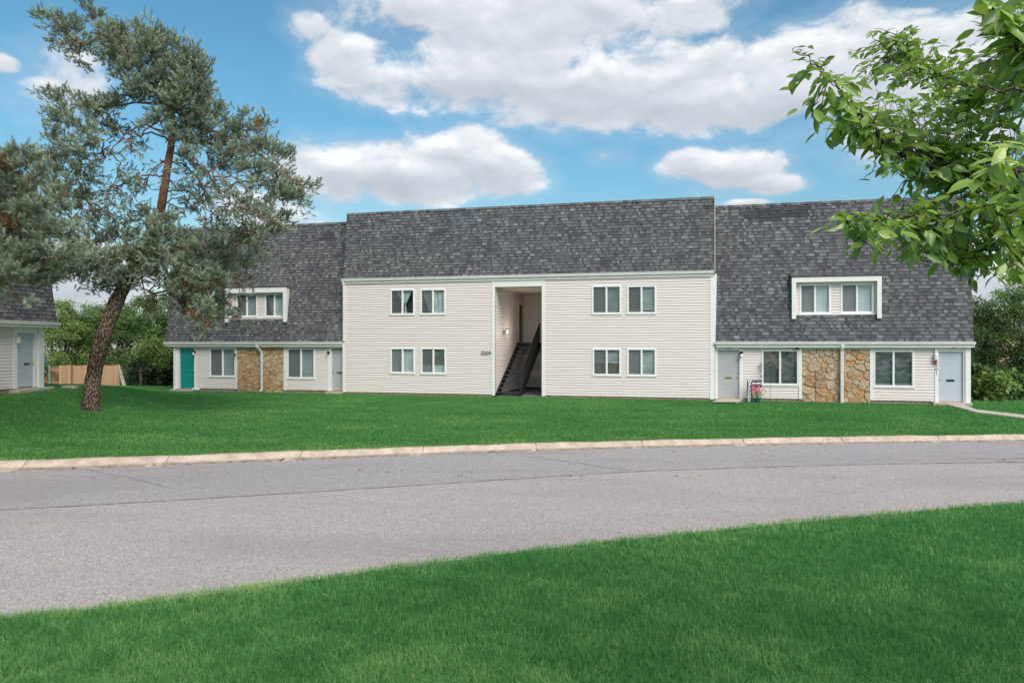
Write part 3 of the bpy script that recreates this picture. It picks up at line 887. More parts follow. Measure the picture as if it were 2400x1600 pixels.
        mb.build('curtain', M['beige_shade'], w)
    return w

def make_door(r, v, mt, knob, slot, label, parent, peep=True):
    a0, a1, z0, z1 = r
    mb = MB(); mb.box(a0, a1, v + .035, v + .08, z0 + .012, z1)
    d = mb.build('door', M[mt], parent, label=label, bevel=0.004)
    ks = a1 - .075 if knob > 0 else a0 + .075
    mb = MB(); mb.tube([(ks, v + .036, z0 + .93), (ks, v + .002, z0 + .93), (ks, v - .008, z0 + .93), (ks, v - .028, z0 + .93), (ks, v - .034, z0 + .93)], [.026, .012, .03, .028, .010], 12)
    mb.build('handle', M['chrome'], d, smooth=True)
    mb = MB(); mb.tube([(ks, v + .036, z0 + 1.07), (ks, v + .016, z0 + 1.07)], [.025, .022], 12); mb.build('deadbolt', M['chrome'], d)
    am = (a0 + a1) / 2 + (.12 if slot == 'bronze' else 0)
    mb = MB(); sz = z0 + .88
    mb.box(am - .15, am + .15, v + .026, v + .034, sz - .045, sz + .045)
    mb.box(am - .125, am + .125, v + .018, v + .0255, sz - .024, sz + .028)
    mb.build('mail_slot', M[slot], d, bevel=0.003)
    if peep:
        mb = MB(); mb.tube([((a0 + a1) / 2, v + .036, z0 + 1.52), ((a0 + a1) / 2, v + .028, z0 + 1.52)], .011, 10); mb.build('peephole', M['chrome'], d)
    # frame
    return d

def door_frame(a0, a1, z0, z1, l, r, top, v, parent):
    mb = MB()
    mb.box(l, a0 - .004, v - .04, v + .09, z0, z1 + .003); mb.box(a1 + .004, r, v - .04, v + .09, z0, z1 + .003)
    mb.box(l, r, v - .038, v + .09, z1 + .004, top)
    return mb.build('door_frame', M['white'], parent)

# --- walls
def add_wall(a0, a1, z0, z1, v, holes, parent, name='wall'):
    mb = MB()
    for (l, r, b, t) in wall_holes(a0, a1, z0, z1, holes): siding(mb, l, r, b, t, v, -1)
    return mb.build(name, M['siding'], parent)
h = [w[0] for w in WIN if w[1] == 0]
add_wall(cl0 + .02, bz0 - .02, 0.08, ZC - .2, 0, h, bld)
add_wall(bz1 + .02, cl1 - .02, 0.08, ZC - .2, 0, h, bld)
hl = [w[0] for w in WIN if w[1] != 0]
stL = (U(545.3, YW), U(652.5, YW)); stR = (U(1841.7, YW), U(1997.8, YW))
dl = [(r[0], r[1], r[2], r[3]) for (r, v, *_) in DOORS]
def dspan(i, l, r): return (U(l, YW), U(r, YW), -1, 3)
dsp = [dspan(0, 401, 451), dspan(1, 753, 790), dspan(2, 1641, 1706), dspan(3, 2146.5, 2228)]
for (l, r_) in ((dsp[0][1], stL[0]), (stL[1], dsp[1][0])): add_wall(l, r_, 0.12, Z_LB + .05, YW, hl, bld)
for (l, r_) in ((dsp[2][1], stR[0]), (stR[1], dsp[3][0])): add_wall(l, r_, 0.10, Z_LB + .05, YW, hl, bld)

# dark rooms behind the windows, ceilings and the plain shell
mb = MB()
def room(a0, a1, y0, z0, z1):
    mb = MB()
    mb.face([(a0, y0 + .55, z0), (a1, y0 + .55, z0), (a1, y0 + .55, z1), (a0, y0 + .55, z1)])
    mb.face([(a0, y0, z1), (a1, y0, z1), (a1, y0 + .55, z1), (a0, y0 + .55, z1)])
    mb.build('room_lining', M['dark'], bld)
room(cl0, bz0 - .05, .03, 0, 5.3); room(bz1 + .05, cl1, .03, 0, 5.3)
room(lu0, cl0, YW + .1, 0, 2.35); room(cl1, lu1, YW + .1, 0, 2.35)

mb = MB()
# end walls and rear wall
for a, s_ in ((lu0, -1), (lu1, 1)):
    pts = [(a, YW, -.3), (a, DEPTH, -.3), (a, DEPTH, ZTOPL), (a, .80, ZTOPL), (a, -.02, Z_LT), (a, YW, Z_LB)]
    mb.face(pts if s_ > 0 else pts[::-1])
mb.face([(lu0, DEPTH, -.9), (lu0, DEPTH, ZTOPL), (lu1, DEPTH, ZTOPL), (lu1, DEPTH, -.9)])
for a, s_ in ((cl0 + .03, -1), (cl1 - .03, 1)):
    pts = [(a, 0, -.3), (a, 0, ZC - .05), (a, .02, ZC), (a, .47, ZTOPC), (a, 2.0, ZTOPC), (a, 2.0, -.3)]
    mb.face(pts[::-1] if s_ > 0 else pts)
mb.build('end_wall', M['siding'], bld)
mb = MB()
mb.face([(lu0, .78, ZTOPL - .02), (lu1, .78, ZTOPL - .02), (lu1, DEPTH, ZTOPL - .02), (lu0, DEPTH, ZTOPL - .02)])
mb.box(cl0 - .05, cl1 + .05, .46, DEPTH - .5, ZTOPC - .12, ZTOPC - .02)
mb.face([(cl0, DEPTH - .5, ZTOPL - .1), (cl1, DEPTH - .5, ZTOPL - .1), (cl1, DEPTH - .5, ZTOPC), (cl0, DEPTH - .5, ZTOPC)])
mb.build('flat_roof', M['shingle'], bld)
# soffits
mb = MB()
mb.box(GL0 + .1, cl0 - .01, .01, YW + .02, Z_LB + .02, Z_LB + .035)
mb.build('soffit', M['white'], bld)
mb = MB()
mb.box(cl1 + .01, GL1 - .1, .01, YW + .02, Z_LB + .02, Z_LB + .035)
mb.build('soffit', M['white'], bld)

# --- roofs
cs = 1 / math.sqrt(1 + SL * SL)
def mapl(a, s, o): return (a, -.02 + s * SL * cs - o * cs, Z_LT - .01 + s * cs + o * SL * cs)
SLC = 0.14; cc = 1 / math.sqrt(1 + SLC * SLC)
def mapc(a, s, o): return (a, -.02 + s * SLC * cc - o * cc, ZC - .01 + s * cc + o * SLC * cc)
lenL = (ZTOPL - Z_LT) / cs; lenC = (ZTOPC - ZC) / cc
# dormers (picture measurements at plane y=0.03)
YD = 0.02
DORM = [dict(o=rect(517, 658, 660, 740, YD), leg=.18, band=.27, w=[rect(543, 591.3, 674.4, 727.5, YD + .22), rect(608.8, 652.5, 674.4, 727.5, YD + .22)], st=['blind', 'drape'], cap=.24),
        dict(o=rect(1818.7, 2025, 634.7, 731.6, YD), leg=.17, band=.22, w=[rect(1836.5, 1907, 652.6, 720.5, YD + .22), rect(1931, 2005.5, 651.5, 719, YD + .22)], st=['shade', 'shade'], cap=.20)]
sof = lambda z: (z - Z_LT) / cs
holes = []
for d in DORM:
    a0, a1, z0, z1 = d['o']
    holes.append((a0 + .05, a1 - .05, sof(z0 + .2), sof(z1 + .10)))
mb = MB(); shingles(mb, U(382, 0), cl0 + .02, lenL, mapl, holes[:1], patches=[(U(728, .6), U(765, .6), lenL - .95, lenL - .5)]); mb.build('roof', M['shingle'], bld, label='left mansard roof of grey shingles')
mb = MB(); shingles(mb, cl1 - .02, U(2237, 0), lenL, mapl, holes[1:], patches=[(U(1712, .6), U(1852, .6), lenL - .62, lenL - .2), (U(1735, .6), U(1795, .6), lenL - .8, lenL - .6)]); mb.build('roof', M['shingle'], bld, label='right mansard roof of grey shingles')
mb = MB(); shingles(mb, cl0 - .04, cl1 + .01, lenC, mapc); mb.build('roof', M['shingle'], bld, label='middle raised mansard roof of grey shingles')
# ridge caps: bent pieces along the top edge
def ridge(a0, a1, y, z):
    mb = MB(); a = a0
    while a < a1:
        b = min(a + .2, a1); j = random.uniform(0, .008); tn = random.uniform(.35, .75)
        mb.face([(a, y - .05 - j, z - .09), (b, y - .04 - j, z - .09), (b, y - .035 - j, z + .012 + j), (a, y - .045 - j, z + .016 + j)], 0, tn)
        mb.face([(a, y - .045 - j, z + .016 + j), (b, y - .035 - j, z + .012 + j), (b, y + .3, z + .02), (a, y + .3, z + .024)], 0, tn)
        mb.face([(a, y - .05 - j, z - .09), (a, y - .045 - j, z + .016 + j), (a, y, z + .0), (a, y, z - .09)], 0, tn)
        a = b
    mb.build('ridge_cap', M['shingle'], bld)
ridge(U(395, .7), cl0, .79, ZTOPL); ridge(cl1, U(2232, .7), .79, ZTOPL); ridge(cl0 - .05, cl1 + .03, .44, ZTOPC)

# --- gutters
gutter('gutter', GL0, cl0 - .02, -.02, Z_LT, bld)
gutter('gutter', cl1 + .0, GL1, -.02, Z_LT, bld)
gutter('gutter', U(784, -.1), cl1 - .01, -.02, ZC, bld, fascia=.11)

# --- trims
mb = MB()
mb.box(cl0 - .04, cl0 + .075, -.035, .02, .05, ZC - .235)              # left corner board
mb.build('corner_board', M['white'], bld)
mb = MB()
mb.box(cl1 - .19, cl1 + .0115, -.035, .02, .02, ZC - .235)               # right corner board
mb.prism([(cl1 + .011, Z_LT + .01), (cl1 + .04, Z_LT + .01), (cl1 + .05, 3.1), (cl1 + .055, 3.11), (cl1 + .10, ZC - .14), (cl1 + .011, ZC - .14)], -.03, .35, lambda a, p: (p[0], a, p[1]))
mb.build('corner_board', M['white'], bld)
mb = MB()                                                             # rake board of the middle roof
mb.prism([(-.075, ZC - .02), (.02, ZC - .02), (.50, ZTOPC - .0), (.38, ZTOPC - .0)], cl1 + .012, cl1 + .032, lambda a, p: (a, p[0], p[1]))
mb.build('rake_board', M['gutter'], bld)
for (l, r, t) in ((541.4, 545.3, 0), (652.5, 658.5, 0), (1834.6, 1841.7, 0), (1997.8, 2005, 0)):
    mb = MB(); mb.box(U(l, YW), U(r, YW), YW - .05, YW + .02, .10, Z_LB + .02); mb.build('trim_board', M['white'], bld)
mb = MB()
mb.box(U(451, YW) + .001, U(753, YW) - .001, YW - .0555, YW - .021, Z_LB - .06, Z_LB + .0195)
mb.build('frieze_board', M['white'], bld)
mb = MB()
mb.box(U(1706, YW) + .001, U(2146.5, YW) - .001, YW - .0555, YW - .021, Z_LB - .075, Z_LB + .0195)
mb.build('frieze_board', M['white'], bld)
# doors and frames
dfr = [(401, 451), (753, 789), (1641.8, 1706), (2146.5, 2228)]
for (r, v, mt, kn, sl, lb), (fl, fr_) in zip(DOORS, dfr):
    make_door(r, v, mt, kn, sl, lb, bld)
    l = max(U(fl, v), cl1 + .03) if fl == 1641.8 else U(fl, v)
    door_frame(r[0], r[1], r[2] - .02, r[3], l, min(U(fr_, v), cl0 - .05) if fr_ == 789 else U(fr_, v), Z_LB + .018, v, bld)
# slim posts on the frames give them their two-step look
mb = MB()
mb.box(U(401, YW), U(406.5, YW), YW - .09, YW - .0405, .05, Z_LB + .01)
mb.build('corner_post', M['white'], bld)
mb = MB()
mb.box(U(2216, YW), U(2228, YW), YW - .09, YW - .0405, .02, Z_LB + .01)
mb.build('corner_post', M['white'], bld)
# door steps
mb = MB(); mb.box(U(400, YW), U(455, YW), YW - .35, YW + .1, -.35, .055); mb.build('doorstep', M['concrete'], bld, bevel=.01)
mb = MB(); mb.box(U(752, YW), cl0 - .05, YW - .20, YW + .1, -.35, .055); mb.build('doorstep', M['concrete'], bld, bevel=.01)
mb = MB(); mb.box(cl1 + .03, U(1710, YW), YW - .30, YW + .1, -.35, .075); mb.build('doorstep', M['concrete'], bld, bevel=.01)
mb = MB(); mb.box(U(2138, YW), U(2226, YW), YW - .40, YW + .1, -.35, .065); mb.build('doorstep', M['concrete'], bld, bevel=.01)

for (r, v, st) in WIN: make_window(r, v, st, bld)

# --- flagstone panels
def clip_poly(P, n, c):
    out_ = []
    for i in range(len(P)):
        a, b = P[i], P[(i + 1) % len(P)]
        da, db = n[0] * a[0] + n[1] * a[1] - c, n[0] * b[0] + n[1] * b[1] - c
        if da <= 0: out_.append(a)
        if (da < 0 < db) or (db < 0 < da):
            t = da / (da - db); out_.append((a[0] + (b[0] - a[0]) * t, a[1] + (b[1] - a[1]) * t))
    return out_
def flagstones(a0, a1, z0, z1, v):
    w, hh = a1 - a0, z1 - z0
    n = int(w * hh / 0.072)
    sites = []
    tries = 0
    while len(sites) < n and tries < 9000:
        tries += 1
        p = (random.uniform(a0, a1), random.uniform(z0, z1)); rr = random.choice([.12, .18, .26, .32]) * (1.15 if p[1] < 1.2 else .85)
        if all(((p[0] - q[0]) / 1.2) ** 2 + ((p[1] - q[1]) * 1.15) ** 2 > ((rr + q[2]) / 2) ** 2 for q in sites): sites.append((p[0], p[1], rr))
    mb = MB()
    for i, s_ in enumerate(sites):
        P = [(a0, z0), (a1, z0), (a1, z1), (a0, z1)]
        for j, q in enumerate(sites):
            if i == j: continue
            nx, nz = q[0] - s_[0], q[1] - s_[1]; L_ = math.hypot(nx, nz)
            if L_ > 1.1: continue
            nx /= L_; nz /= L_
            wgt = .5 + .25 * (s_[2] - q[2]) / (s_[2] + q[2])
            c = nx * (s_[0] + (q[0] - s_[0]) * wgt) + nz * (s_[1] + (q[1] - s_[1]) * wgt) - .006
            P = clip_poly(P, (nx, nz), c + random.uniform(-.012, .004))
            if len(P) < 3: break
        if len(P) < 3: continue
        # round and roughen the outline
        for _ in range(1):
            Q = []
            for k in range(len(P)):
                a, b = P[k], P[(k + 1) % len(P)]
                Q += [(a[0] * .8 + b[0] * .2, a[1] * .8 + b[1] * .2), (a[0] * .2 + b[0] * .8, a[1] * .2 + b[1] * .8)]
            P = Q
        cx_ = sum(p[0] for p in P) / len(P); cz_ = sum(p[1] for p in P) / len(P)
        dpt = random.uniform(.02, .055); tl = random.uniform(-.06, .06); tl2 = random.uniform(-.05, .05)
        tn = random.choice([.1, .22, .3, .38, .42, .5, .6, .68, .74]) if (s_[1] > 1.15 or random.random() < .25) else random.choice([.3, .45, .6, .68, .72, .78, .8, .88, .97])
        tn = min(1, max(0, tn + random.uniform(-.05, .05)))
        base = [(p[0], v, p[1]) for p in P]
        mid = [(cx_ + (p[0] - cx_) * .98, v - dpt * .85 + (p[0] - cx_) * tl, cz_ + (p[1] - cz_) * .98) for p in P]
        top = [(cx_ + (p[0] - cx_) * .9, v - dpt + (p[0] - cx_) * tl + (p[1] - cz_) * tl2, cz_ + (p[1] - cz_) * .9) for p in P]
        m_ = len(P)
        for k in range(m_):
            k2 = (k + 1) % m_
            mb.face([base[k], base[k2], mid[k2], mid[k]], 0, tn); mb.face([mid[k], mid[k2], top[k2], top[k]], 0, tn)
        mb.face(top, 0, tn)
    mb.box(a0, a1, v - .002, v + .1, z0, z1, 1)
    return mb.build('stone_cladding', [M['stone'], M['mortar']], bld)
flagstones(stL[0], stL[1], -.12, Z_LB - .04, YW)
flagstones(stR[0], stR[1], -.14, Z_LB - .06, YW)

# --- dormers
for k, d in enumerate(DORM):
    a0, a1, z0, z1 = d['o']; lg, bd = d['leg'], d['band']
    yw = YD + .22
    ry = lambda z: -.02 + (z - Z_LT) * SL
    zs = z0 + .20
    mb = MB()                       # white surround
    mb.box(a0, a0 + lg, YD - .03, YD + .02, z0, z1 - bd); mb.box(a1 - lg, a1, YD - .03, YD + .02, z0, z1 - bd)
    mb.box(a0 - .002, a1 + .002, YD - .033, YD + .02, z1 - bd, z1)
    mb.box(a0 + lg, a1 - lg, YD + .10, YD + .205, zs - .035, zs + .012)     # sill
    dm = mb.build('dormer', M['white'], bld, label='left dormer' if k == 0 else 'right dormer')
    mb = MB()                       # cheeks
    for a in (a0 + .015, a1 - .015):
        for (b, t) in [(zz, min(zz + PITCH, z1)) for zz in np.arange(z0, z1, PITCH)]:
            mb.face([(a, YD + .02, b), (a, max(ry(b), YD + .02) + .05, b), (a, max(ry(t), YD + .02) + .05, t), (a, YD + .02, t)], 0, random.random())
    for a, s_ in ((a0 + lg - .01, 1), (a1 - lg + .01, -1)):
        mb.face([(a, YD + .02, zs - .03), (a, yw, zs - .03), (a, yw, z1 - bd), (a, YD + .02, z1 - bd)])
    for (l, r, b, t) in wall_holes(a0 + .02, a1 - .02, zs, z1 - bd + .1, d['w']): siding(mb, l, r, b, t, yw, -1)
    mb.box(a0 + .02, a1 - .02, YD + .02, yw, z1 - bd + .02, z1 - bd + .04)
    mb.build('dormer_siding', M['siding'], dm)
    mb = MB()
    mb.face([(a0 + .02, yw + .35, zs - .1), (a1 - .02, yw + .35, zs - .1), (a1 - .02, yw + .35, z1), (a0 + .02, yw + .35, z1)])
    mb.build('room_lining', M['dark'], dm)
    # little shingled roof
    yb = ry(z1 + d['cap']) + .01
    L_ = math.hypot(yb - (YD - .06), d['cap']); 
    cy, cz = (yb - (YD - .06)) / L_, d['cap'] / L_
    mb = MB()
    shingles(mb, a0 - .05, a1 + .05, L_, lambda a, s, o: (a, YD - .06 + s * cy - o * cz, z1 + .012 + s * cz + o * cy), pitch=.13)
    for a, s_ in ((a0 - .05, 1), (a1 + .05, -1)):
        mb.face([(a, YD - .06, z1 + .0), (a, yb, z1 + .0), (a, yb, z1 + d['cap'])], 0, .5)
    mb.face([(a0 - .05, YD - .06, z1 + .001), (a1 + .05, YD - .06, z1 + .001), (a1 + .05, yb, z1 + .001), (a0 - .05, yb, z1 + .001)], 0, .4)
    mb.build('dormer_roof', M['shingle'], dm)
    for w, st in zip(d['w'], d['st']): make_window(w, yw, st, bld, fw=.054)

# --- breezeway
BD = 5.85
ZH = Zp(1190, 658)                 # soffit height of the opening
mb = MB()
mb.box(bz0 - .14, bz0 + .005, -.034, .02, .03, ZC - .236)
mb.box(bz1 - .005, bz1 + .14, -.034, .02, .03, ZC - .236)
mb.box(bz0 + .006, bz1 - .006, -.032, .02, ZH, ZC - .237)
mb.build('opening_trim', M['white'], bld)
mb = MB(lambda a, b, z: (b, a, z))            # left side wall: runs along y
d0, d1 = 4.62, 5.62
zl = Zp(1190, 787, 4.5)
for (l, r, b, t) in wall_holes(.02, BD, .08, ZH + .2, [(d0, d1, zl + .02, zl + 2.08)]): siding(mb, l, r, b, t, bz0, 1)
mb.build('breezeway_wall', M['siding'], bld)
mb = MB()
siding(mb, bz0 + .02, bz1, .08, ZH + .2, BD, -1)
mb.build('breezeway_wall', M['siding'], bld)
mb = MB(lambda a, b, z: (b, a, z)); siding(mb, .02, BD, .08, ZH + .2, bz1, -1); mb.build('breezeway_wall', M['siding'], bld)
mb = MB()
mb.box(bz0, bz1, .02, BD, ZH + .0, ZH + .06)
mb.build('breezeway_ceiling', M['interior'], bld)
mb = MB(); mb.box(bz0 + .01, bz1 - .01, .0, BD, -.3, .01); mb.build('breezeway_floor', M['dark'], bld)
# maroon door on the landing, in the left wall
mb = MB(); mb.box(bz0 - .05, bz0 + .014, d0 + .055, d1 - .055, zl + .03, zl + 2.0)
dd = mb.build('door', M['maroon_door'], bld, label='dark maroon door at the top of the stairs')
mb = MB()
mb.box(bz0 - .08, bz0 + .034, d0 - .01, d0 + .052, zl, zl + 2.02); mb.box(bz0 - .08, bz0 + .034, d1 - .052, d1 + .01, zl, zl + 2.02)
mb.box(bz0 - .08, bz0 + .045, d0 - .01, d1 + .01, zl + 2.021, zl + 2.13)
mb.build('door_frame', M['white'], bld)
mb = MB(); mb.tube([(bz0 + .01, d0 + .16, zl + 1.0), (bz0 + .03, d0 + .16, zl + 1.0), (bz0 + .05, d0 + .16, zl + 1.0)], [.012, .03, .015], 10); mb.build('handle', M['brass'], dd)
# lamp on the left wall
lz = 2.45 + 28 / 49.0; ly = 1.55
mb = MB(); mb.box(bz0 + .018, bz0 + .04, ly - .06, ly + .06, lz - .12, lz + .06); mb.tube([(bz0 + .04, ly, lz), (bz0 + .13, ly, lz + .02)], .015, 8)
mb.box(bz0 + .12, bz0 + .30, ly - .08, ly + .08, lz + .10, lz + .13)
for sx in (bz0 + .125, bz0 + .285):
    for sy in (ly - .075, ly + .065): mb.box(sx, sx + .01, sy, sy + .01, lz - .12, lz + .10)
mb.box(bz0 + .12, bz0 + .30, ly - .08, ly + .08, lz - .14, lz - .121)
lm = mb.build('wall_lamp', M['black'], bld, label='square lit lantern on the breezeway wall')
mb = MB(); mb.box(bz0 + .15, bz0 + .27, ly - .05, ly + .05, lz - .115, lz + .07); mb.build('lamp_shade', M['glow'], lm)
lp = bpy.data.lights.new('lantern_light', 'POINT'); lp.energy = 17; lp.color = (1, .9, .78); lp.shadow_soft_size = .08
lpo = bpy.data.objects.new('lantern_light', lp); COL.objects.link(lpo); lpo.parent = lm; lpo.location = (bz0 + .95, ly + .7, lz + .1)

# staircase: open risers between two stringers, rail on the right
SW = 1.16; sx0 = bz0 + .045; sx1 = sx0 + SW
NS = 13; rise = zl / (NS + 0.0); run = 4.45 / NS
y_s = .02
mb = MB()
sl_ = rise / run
def stringer(a):
    pr = [(y_s - .10, -.12), (y_s + .20, -.12), (y_s + 4.50, zl - .30), (y_s + 4.50, zl + .02), (y_s + 4.30, zl + .02), (y_s - .10, .12)]
    mb.prism(pr, a, a + .045, lambda q, p: (q, p[0], p[1]))
stringer(sx0); stringer(sx1 - .045)
st = mb.build('staircase', M['black'], bld)
mb = MB(); mb.box(bz0 + .03, bz1 - .03, y_s + 4.45, BD - .03, zl - .16, zl - .0); mb.build('landing', M['black'], st)
for i in range(NS - 1):
    zt_ = rise * (i + 1); yt = y_s + run * i
    mb = MB(); mb.box(sx0 + .046, sx1 - .046, yt - .02, yt + .30, zt_ - .045, zt_)
    mb.build('step', M['tread'], st)
mb = MB()
xr = sx1 - .02
yt0, yt1 = y_s + .02, y_s + 4.45
zr = lambda y: .98 + (y - yt0) / (yt1 - yt0) * (zl + .98 - .98)
mb.tube([(xr, yt0 - .02, zr(yt0)), (xr, yt1, zr(yt1))], .036, 8)
mb.tube([(xr, yt0 - .02, .22), (xr, yt1, .12 + zl)], .016, 8)
for i in range(40):
    y = yt0 + (yt1 - yt0) * i / 39
    zb = .22 + (y - yt0) / (yt1 - yt0) * (zl - .10)
    rr = .03 if i in (0, 39) else .013
    mb.tube([(xr, y, zb if i else -.1), (xr, y, zr(y))], rr, 6)
mb.tube([(xr, yt1, zl + .98), (bz1 - .03, yt1, zl + .98)], .022, 8)
mb.tube([(xr, yt1, zl + .1), (bz1 - .03, yt1, zl + .1)], .014, 8)
for i in range(1, 7):
    a = xr + (bz1 - .03 - xr) * i / 7
    mb.tube([(a, yt1, zl + .1), (a, yt1, zl + .98)], .0095, 6)
mb.build('railing', M['black'], st)

# --- downspouts
def downspout(pts, w, d_, label=None):
    mb = MB()
    for i in range(len(pts) - 1):
        a, b = Vector(pts[i]), Vector(pts[i + 1])
        for (p, q) in ((a, b),):
            def ring(c): return [(c.x - w / 2, c.y - d_ / 2, c.z), (c.x + w / 2, c.y - d_ / 2, c.z), (c.x + w / 2, c.y + d_ / 2, c.z), (c.x - w / 2, c.y + d_ / 2, c.z)]
            A, B = ring(p), ring(q)
            for j in range(4): mb.face([A[j], A[(j + 1) % 4], B[(j + 1) % 4], B[j]])
            for j in range(3):      # raised ribs
                t = (j + 1) / 4 * w - w / 2
                mb.face([(p.x + t - .006, p.y - d_ / 2 - .004, p.z), (p.x + t + .006, p.y - d_ / 2 - .004, p.z), (q.x + t + .006, q.y - d_ / 2 - .004, q.z), (q.x + t - .006, q.y - d_ / 2 - .004, q.z)])
    return mb.build('downspout', M['gutter'], bld, label=label)
xa, xb = U(590, -.1), U(602, .05)
downspout([(xa, -.09, Z_LT - .10), (xa, -.09, Z_LT - .26), (xb, .02, Z_LB - .30), (xb, .02, .10), (xb - .04, -.10, .03)], .10, .07)
xa = U(1935, -.1)
downspout([(xa, -.09, Z_LT - .10), (xa, -.09, Z_LB - .02), (xa, -.02, Z_LB - .18), (xa, -.02, .0), (xa, -.10, -.06)], .115, .08)
xa = U(787, -.1)
downspout([(xa + .02, -.09, ZC - .08), (xa + .02, -.09, ZC - .22), (xa + .06, -.085, ZC - .36), (xa + .06, -.085, Z_LT + .02)], .085, .06)
mb = MB(); mb.box(cl0 + .02, cl0 + .05, -.075, -.036, Z_LT + .06, Z_LT + .45); mb.build('cable_bracket', M['black'], bld)

# --- small lamps and fittings on the wall
def jar_lamp(a, z, v, glass=True, s=1.0):
    mb = MB()
    mb.box(a - .05 * s, a + .05 * s, v - .075, v - .056, z - .02 * s, z + .12 * s)
    mb.tube([(a, v - .07, z + .08 * s), (a, v - .16, z + .10 * s), (a, v - .17, z + .04 * s)], [.02, .03, .055 * s], 10)
    l_ = mb.build('wall_lamp', M['black'], bld)
    if glass:
        mb = MB(); mb.tube([(a, v - .17, z + .04 * s), (a, v - .17, z - .05 * s), (a, v - .17, z - .10 * s)], [.045 * s, .048 * s, .02 * s], 10)
        mb.build('lamp_shade', M['lampglass'], l_, smooth=True)
jar_lamp(U(449, YW), Zp(449, 811, YW), YW, True)
jar_lamp(U(756, YW), Zp(756, 812, YW), YW, False)
jar_lamp(U(1702.5, YW), Zp(1702.5, 815, YW), YW, True, 1.25)
# conduit box by the right door
mb = MB()
a = U(2149.5, YW - .08)
mb.box(a - .035, a + .035, YW - .11, YW - .045, Z_LB - .26, Z_LB)
mb.tube([(a, YW - .12, Z_LB - .25), (a, YW - .12, Z_LB - .30), (a, YW - .12, Z_LB - .50), (a, YW - .12, Z_LB - .54)], [.05, .085, .085, .06], 12)
mb.build('porch_lamp', M['gutter'], bld)
for (x, y) in ((1674, 801.5), (2230 - 38, 801.8), (432, 797.5), (784, 798)):
    mb = MB(); a = U(x, 0); mb.box(a - .08, a + .08, .02, .10, Z_LB - .03, Z_LB + .018); mb.build('soffit_vent', M['black'], bld)
mb = MB(); a = U(1831, 0); mb.tube([(a, .0, Z_LB - .0), (a - .06, -.02, Z_LB - .07), (a + .07, -.05, Z_LB - .04)], [.02, .05, .035], 8)
mb.build('security_light', M['black'], bld)
mb = MB(); a = U(542.5, YW); mb.tube([(a, YW - .06, Zp(542, 812)), (a, YW - .12, Zp(542, 812)), (a + .02, YW - .14, Zp(542, 819))], [.02, .035, .04], 8)
mb.build('security_light', M['black'], bld)

def text_mesh(body, size, depth, name, material, parent, loc, rot=(R(90), 0, 0), shear=0.0, label=None, bold=0.0):
    cu = bpy.data.curves.new(name, 'FONT'); cu.body = body; cu.size = size; cu.extrude = depth; cu.align_x = 'CENTER'; cu.align_y = 'CENTER'; cu.shear = shear; cu.offset = bold
    cu.space_line = 0.92
    ob = bpy.data.objects.new(name + '_src', cu); COL.objects.link(ob)
    bpy.context.view_layer.update()
    dg = bpy.context.evaluated_depsgraph_get()
    me = bpy.data.meshes.new_from_object(ob.evaluated_get(dg))
    bpy.data.objects.remove(ob)
    me.materials.clear(); me.materials.append(material)
    o = bpy.data.objects.new(name, me); COL.objects.link(o); o.parent = parent
    o.location = loc; o.rotation_euler = rot
    if label: o['label'] = label
    return o
text_mesh('5009', 0.25, .006, 'house_number', M['number'], bld, (U(1115.5), -.03, Zp(1115, 812)), shear=.18, bold=0)
text_mesh('5\n0\n0\n1', 0.18, .004, 'house_number', M['number'], bld, (U(2151, YW - .04), YW - .046, Zp(2151, 843.5, YW - .04)), bold=0)
mb = MB()                                     # small red bow by the number
a, z = U(2147.5, YW - .06), Zp(2147.5, 833, YW - .06)
for k in range(7):
    t = k / 7 * 6.283
    mb.face([(a, YW - .07, z), (a + .09 * math.cos(t), YW - .09, z + .06 * math.sin(t)), (a + .09 * math.cos(t + .7), YW - .06, z + .06 * math.sin(t + .7))])
bow = mb.build('bow', M['red'])
bow.matrix_world = Matrix.Translation((0, OY, 0)) @ Matrix.Rotation(math.atan2(UY, UX), 4, 'Z')
tag(bow, 'small dark red bow hung beside the 5001 number by the pale blue grey door', 'bow')


# ------------------------------------------------------------------ things standing by the right hand unit
def wpos(x, v, z=0.0):
    a = U(x, v); return (a * UX - v * UY, OY + a * UY + v * UX, z)
RZ = math.atan2(UY, UX)
# welcome board
v = -.42; bx, by, _ = wpos(1720.5, v); gz = float(lawn_z(bx, by))
wb = empty('welcome_board', (bx, by, gz), RZ)
tag(wb, 'tall narrow dark board reading WELCOME in white letters, leaning beside the flower pot', 'sign')
Hh = .95
tiltm = lambda p: (p[0], p[1] + (p[2]) * .10, p[2])
mb = MB(lambda a, b, c: tiltm((a + c * .035, b, c))); mb.box(-.11, .11, -.012, .012, 0, Hh); mb.build('board', M['board'], wb, bevel=.003)
for i, chh in enumerate('WELCOME'):
    z = Hh - .07 - i * .134
    text_mesh(chh, .165, .004, 'letter', M['letter'], wb, (z * .035, -.018 + z * .10, z), rot=(R(90 - 5.7), 0, 0), bold=.006)
